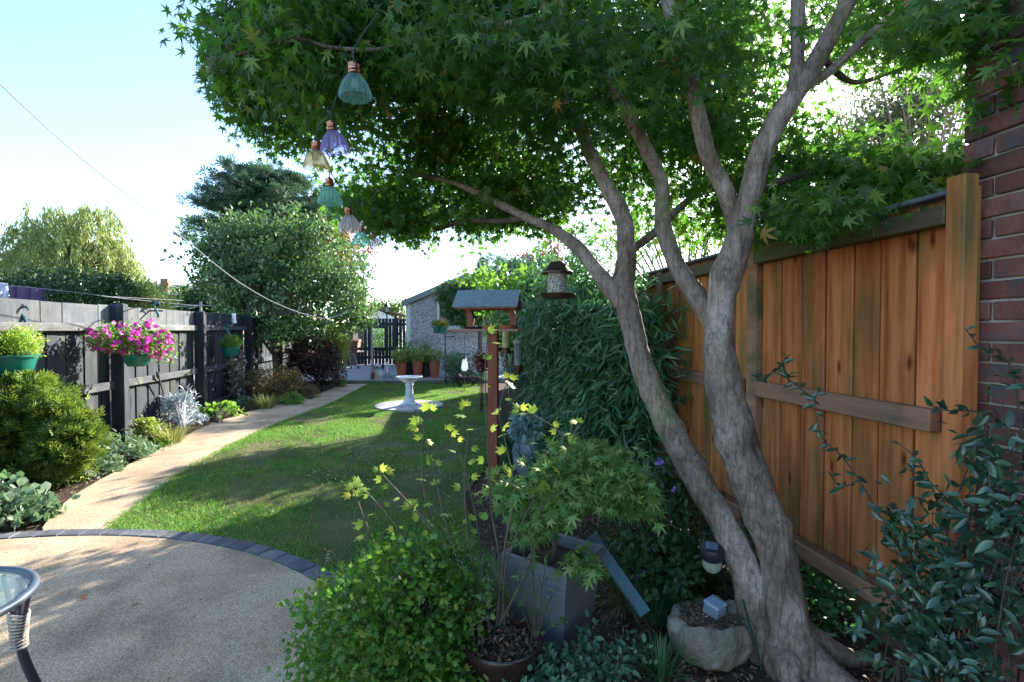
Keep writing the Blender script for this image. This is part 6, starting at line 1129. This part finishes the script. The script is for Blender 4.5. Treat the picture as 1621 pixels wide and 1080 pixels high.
# ---- teal plank, stone trough, solar lights
a, e = P(952, 872, 2.42), P(1015, 962, 2.28); tp = thing('teal_plank', 'teal painted grooved timber edging leaning behind the planter', 'plank', tuple(e))
Md = mat('teal_paint', [(.3, rgb(.05, .12, .15)), (.7, rgb(.09, .18, .21))], rough=.6, scale=8, bump=.3, vary=0, stain=(rgb(.04, .06, .05), 6, .55, .75, (1, 1, 1)))
dr = unit(a - e); L = np.linalg.norm(a - e) + .08; wv_ = unit(np.cross(dr, [0, -1, .15])); nv = np.cross(wv_, dr); fr0 = np.stack([wv_, nv, dr], 1)
def orb(lo, hi, bev=.003):
    b = MB(); b.box(lo, hi, bev=bev); b.v = [tuple(fr0 @ np.array(p) + e) for p in b.v]; return b
orb((-.028, -.01, -.03), (.028, .01, L)).build('board', Md, tp); orb((-.030, -.022, -.03), (-.016, -.0105, L)).build('lip', Md, tp); orb((.010, -.016, -.03), (.018, -.0105, L)).build('groove_strip', Md, tp)
q = G(1125, 1040); q[2] = 0; st = thing('stone_trough', 'rough pale limestone trough filled with soil at the foot of the maple', 'stone', tuple(q))
M_stone = mat('limestone', [(.3, rgb(.10, .085, .065)), (.5, rgb(.22, .19, .15)), (.75, rgb(.40, .37, .32))], rough=.9, scale=10, bump=1.0, bscale=26, bdist=.02, vary=0, detail=9, stain=(rgb(.10, .12, .045), 5, .48, .66, (1, 1, 1)))
prof = [(.0, 0), (.10, .0), (.145, .03), (.165, .09), (.17, .14), (.165, .165), (.15, .18), (.132, .178), (.118, .166), (.0, .16)]
b = MB(); seg = 56; V = []
for i, (r_, z) in enumerate(prof):
    for j in range(seg):
        th = 2 * math.pi * j / seg; p = np.array([r_ * 1.12 * math.cos(th), r_ * .88 * math.sin(th), z]); f_ = 1 + .20 * noise.noise(Vector((math.cos(th) * 1.3, math.sin(th) * 1.3, 2))) + (.09 * noise.noise(Vector(p * 16)) + .07 * noise.noise(Vector(p * 34)) + .04 * noise.noise(Vector(p * 80)) if i else 0); p[:2] *= f_; p[2] += (.025 * noise.noise(Vector(p * 14)) + .012 * noise.noise(Vector(p * 40))) * (1 if i > 1 else 0); V.append(p + q)
b.add(V, [(i * seg + j, i * seg + (j + 1) % seg, (i + 1) * seg + (j + 1) % seg, (i + 1) * seg + j) for i in range(len(prof) - 1) for j in range(seg)]); b.build('bowl', M_stone, st, smooth=True)
n = 1500; a_ = rng.uniform(0, 6.28, n); r_ = np.sqrt(rng.random(n)); scatter_mesh('soil', T_SMALL, q + np.stack([.135 * r_ * np.cos(a_), .105 * r_ * np.sin(a_), .168 + rng.uniform(0, .016, n)], 1), rdir(n), unit(rng.normal(size=(n, 3)) * .5 + [0, 0, 1]), rng.uniform(.006, .016, n), M_chip, st)
q2 = q + [.02, .01, .176]; gc = thing('solar_cube', 'small clear glass cube light sitting on the stone trough', 'solar light', tuple(q2)); Rz = np.array(Matrix.Rotation(R(28), 3, 'Z')) @ np.array(Matrix.Rotation(R(9), 3, 'X'))
M_cube = glassmat('ice_glass', (.45, .58, .68), alpha=.6, rough=.12)
MB().box((-.036, -.036, 0), (.036, .036, .045), bev=.008, rot=Rz).build('cube', M_cube, gc); gc.children[0].location = (0, 0, 0)
o = gc.children[0]; o.data.transform(Matrix.Translation(Vector(q2)))
b = MB().box((-.036, -.036, .046), (.036, .036, .058), bev=.005, rot=Rz, c=(0, 0, .022)); b.v = [tuple(np.array(p) + q2) for p in b.v]; b.build('panel', mat('cube_top', [(0, rgb(.25, .33, .42)), (1, rgb(.5, .58, .66))], rough=.1, scale=80, bump=.6, vary=0), gc)
b = MB()
for x in np.linspace(-.03, .03, 6):
    for y in np.linspace(-.03, .03, 6): b.blob(Rz @ np.array([x, y, .0375]) + [0, 0, .022] + q2, .0042, 6, 4)
b.build('glass_bumps', M_cube, gc, kind='stuff')
q = P(1127, 890, 2.22); sl_ = thing('solar_stake_light', 'black capped clear solar stake light leaning left of the maple trunk', 'solar light', tuple(q)); s_ = 2.22 / FPX; Mt = basis((-.10, -.16, 1))
MB().lathe([(0, -16 * s_), (9 * s_, -14.5 * s_), (13.5 * s_, -9 * s_), (15 * s_, 0), (15.5 * s_, 9 * s_)], q, 28, axis=Mt).build('globe', glassmat('cloudy_plastic', (.62, .68, .52), alpha=.8), sl_, smooth=True)
MB().lathe([(16.5 * s_, 8 * s_), (18.5 * s_, 11 * s_), (18.8 * s_, 24 * s_), (16.5 * s_, 27.5 * s_), (0, 28 * s_)], q, 28, axis=Mt).build('cap', M_blackp, sl_, smooth=True)
b = MB(); b.v = []; b.box((-9 * s_, -9 * s_, 28.2 * s_), (9 * s_, 9 * s_, 28.8 * s_)); b.v = [tuple(Mt @ np.array(p) + q) for p in b.v]; b.build('solar_panel', mat('solar_cell', [(0, rgb(.10, .14, .2)), (1, rgb(.14, .2, .27))], rough=.15, scale=3, vary=0), sl_)
MB().tube([q + [.01, .04, .045], P(1148, 920, 2.3), P(1152, 960, 2.33) * [1, 1, 0]], [.007, .008, .006], 8).build('stake', M_darkmetal, sl_)
gs = thing('green_stake', 'slim dark green plant stake leaning between the stone and the trunk', 'stake', tuple(G(1206, 1060))); MB().tube([P(1176, 950, 2.0), G(1206, 1060)], .0055, 8).build('stake', mat('dark_green_plastic', [(0, rgb(.015, .04, .02)), (1, rgb(.03, .07, .04))], scale=3, vary=0), gs)
tr2 = thing('garden_trowel', 'black fabric glove lying on the soil at the bottom right of the planter', 'glove', tuple(G(1000, 1060))) if False else None

# ---- side table at bottom left
tc = _C * 0; cc = np.array([-1.80, 1.51]); tw = cc[0] * _r[:2] + cc[1] * np.array([_f[0], _f[1]]) / math.cos(PIT); zt = .55
tt_ = thing('side_table', 'round glass topped side table with rattan bound dark legs', 'table', (tw[0], tw[1], 0))
M_rim = mat('grey_blue_metal', [(0, rgb(.08, .10, .14)), (1, rgb(.12, .15, .19))], rough=.5, scale=3, bump=0, vary=0, metal=.4); M_leg = mat('dark_purple_grey_metal', [(0, rgb(.03, .03, .045)), (1, rgb(.05, .05, .07))], rough=.35, scale=3, bump=0, vary=0)
o3 = np.array([tw[0], tw[1], 0.])
MB().tube([o3 + [.26 * math.cos(a), .26 * math.sin(a), zt] for a in np.linspace(0, 2 * math.pi, 61)], .0135, 10, cap=False).build('rim', M_rim, tt_, smooth=True)
MB().lathe([(0, zt - .003), (.25, zt - .003), (.25, zt + .004), (0, zt + .004)], o3, 48).build('glass_top', glassmat('table_glass', (.5, .62, .62), alpha=.25, rough=.03), tt_)
for k in range(3):
    a = math.atan2(-o3[1] + .62, .9) + k * 2 * math.pi / 3 - .15; dr_ = np.array([math.cos(a), math.sin(a), 0]); tn = np.array([-dr_[1], dr_[0], 0])
    foot = o3 + dr_ * .33; knot = o3 + dr_ * .235 + [0, 0, .33]; b = MB()
    b.tube(spline([o3 + dr_ * .245 + [0, 0, zt - .012], knot + dr_ * .004, foot * .4 + knot * .6 - [0, 0, .03], foot], 6), np.linspace(.013, .016, 19), 10)
    for sg in (-1, 1): b.tube(spline([o3 + dr_ * .235 + tn * sg * .085 + [0, 0, zt - .012], o3 + dr_ * .236 + tn * sg * .045 + [0, 0, .43], knot + tn * sg * .012], 5), .008, 8)
    b.build('leg', M_leg, tt_, smooth=True); b = MB()
    for i in range(11): z = .30 + i * .012; w_ = .02 + max(0, i - 3) * .004; b.tube([o3 + dr_ * (.238 + .022 * math.sin(t)) + tn * w_ * math.cos(t) + [0, 0, z] for t in np.linspace(0, 2 * math.pi, 17)], .0042, 5, cap=False)
    b.build('rattan_binding', mat('rattan', [(.3, rgb(.35, .3, .26)), (.7, rgb(.55, .5, .45))], rough=.7, scale=60, bump=.3, vary=0), tt_, kind='stuff')

# ---- string of glass lights
LG = [(563, 155, 1.40, 1.0, (.03, .24, .17), 'deep green ribbed glass light nearest the camera in the string', (.05, 0)), (531, 240, 1.62, 1.0, (.30, .20, .52), 'lilac ribbed glass light second in the hanging string', (.12, 0)), (501, 268, 1.75, 1.0, (.62, .45, .08), 'yellow ribbed glass light third in the hanging string', (0, 0)),
      (523, 323, 1.9, 1.0, (.12, .48, .40), 'pale teal ribbed glass light fourth in the hanging string', (.03, 0)), (554, 366, 2.05, 1.0, (.60, .50, .52), 'pale pink clear glass light fifth in the hanging string', (.05, 0)), (572, 388, 2.5, 1.0, (.04, .36, .25), 'emerald ribbed glass light sixth in the hanging string', (0, 0)), (597, 392, 3.0, .9, (.33, .25, .33), 'faded mauve glass light last in the hanging string', (.35, 0))]
prev = None
for k, (px, py, d, sc_, col, lab, tl) in enumerate(LG):
    rim = P(px, py, d); r0 = .043 * sc_; h_ = r0 * 1.5; Mx = basis((-tl[0], 0, 1)); t = thing('glass_light', lab, 'string light', tuple(rim), 'coloured glass lights on one string')
    prof = [(r0, 0), (r0 * .97, h_ * .18), (r0 * .86, h_ * .45), (r0 * .66, h_ * .72), (r0 * .42, h_ * .93), (r0 * .30, h_)]
    MB().lathe(prof, rim, 96, rib=lambda th, i: 1 + (.075 if i < 5 else .02) * math.cos(18 * th), axis=Mx).build('shade', glassmat('ribbed_glass_' + ('deep green', 'lilac', 'yellow', 'teal', 'pink', 'emerald', 'mauve')[k].replace(' ', '_'), tuple(.22 + .75 * c for c in col), alpha=.48), t, smooth=False)
    b = MB(); hel = [Mx @ np.array([r0 * .33 * math.cos(a), r0 * .33 * math.sin(a), h_ + r0 * .62 * a / (2 * math.pi * 6)]) + rim for a in np.linspace(0, 2 * math.pi * 6, 97)]; b.tube(hel, r0 * .045, 5); b.build('copper_coil', M_copper, t)
    MB().lathe([(r0 * .28, h_ * .98), (r0 * .28, h_ + r0 * .66), (r0 * .12, h_ + r0 * .8), (0, h_ + r0 * .8)], rim, 16, axis=Mx).build('socket', M_blackp, t, smooth=True)
    MB().blob(Mx @ np.array([0, 0, h_ * .62]) + rim, (r0 * .2, r0 * .2, r0 * .32), 10, 8, 0).build('bulb', glassmat('bulb_glass', (.8, .8, .75), alpha=.5), t, smooth=True)
    topk = Mx @ np.array([0, 0, h_ + r0 * .8]) + rim
    LG[k] = LG[k] + (topk,)
ca = thing('light_cable', 'thin black cable stringing the glass lights under the maple', 'cable', tuple(LG[0][-1])); tops = [P(600, 20, 1.2)] + [l[-1] + [0, 0, .03] for l in LG] + [P(640, 360, 3.4)]
MB().tube(spline([x for i, x in enumerate(tops)], 6), .0018, 5).build('cable', M_blackp, ca)
for l in LG: MB().tube([l[-1], l[-1] + [0, 0, .032]], .0022, 5).build('drop', M_blackp, ca, origin=l[-1])
# fallen leaves on the patio and lawn
fl_ = []
for i, (px, py) in enumerate(((130, 946), (135, 941), (218, 956), (520, 872), (570, 690), (430, 668), (700, 700), (500, 700))):
    q = G(px, py, .032 if py > 900 else .03); o = scatter_mesh('fallen_leaf', T_MAPLE, q[None] + [0, 0, .004], rdir(1) * [1, 1, .05], np.array([[0, 0, 1.]]), np.array([.035]), leafmat('dead_leaf', [(0, rgb(.3, .07, .02)), (.5, rgb(.35, .16, .05)), (1, rgb(.4, .28, .15))], rgb(.4, .2, .05)), kind=None, origin=q)
    o['label'] = ('dry leaf on the patio, nearer of a close pair', 'dry leaf on the patio, farther of a close pair', 'lone small dry leaf on the patio gravel', 'orange fallen leaf on the grass beside the sett edging', 'fallen leaf on the lawn left of the bird bath circle', 'fallen leaf on the lawn edge beside the path', 'fallen leaf on the lawn near the bird table', 'fallen leaf in the middle of the lawn')[i]; o['category'] = 'leaf'; o['group'] = 'fallen leaves on the ' + ('patio' if py > 900 else 'lawn')
print('objects', len(bpy.data.objects), 'tris', sum(len(o.data.polygons) for o in bpy.data.objects if o.type == 'MESH'))
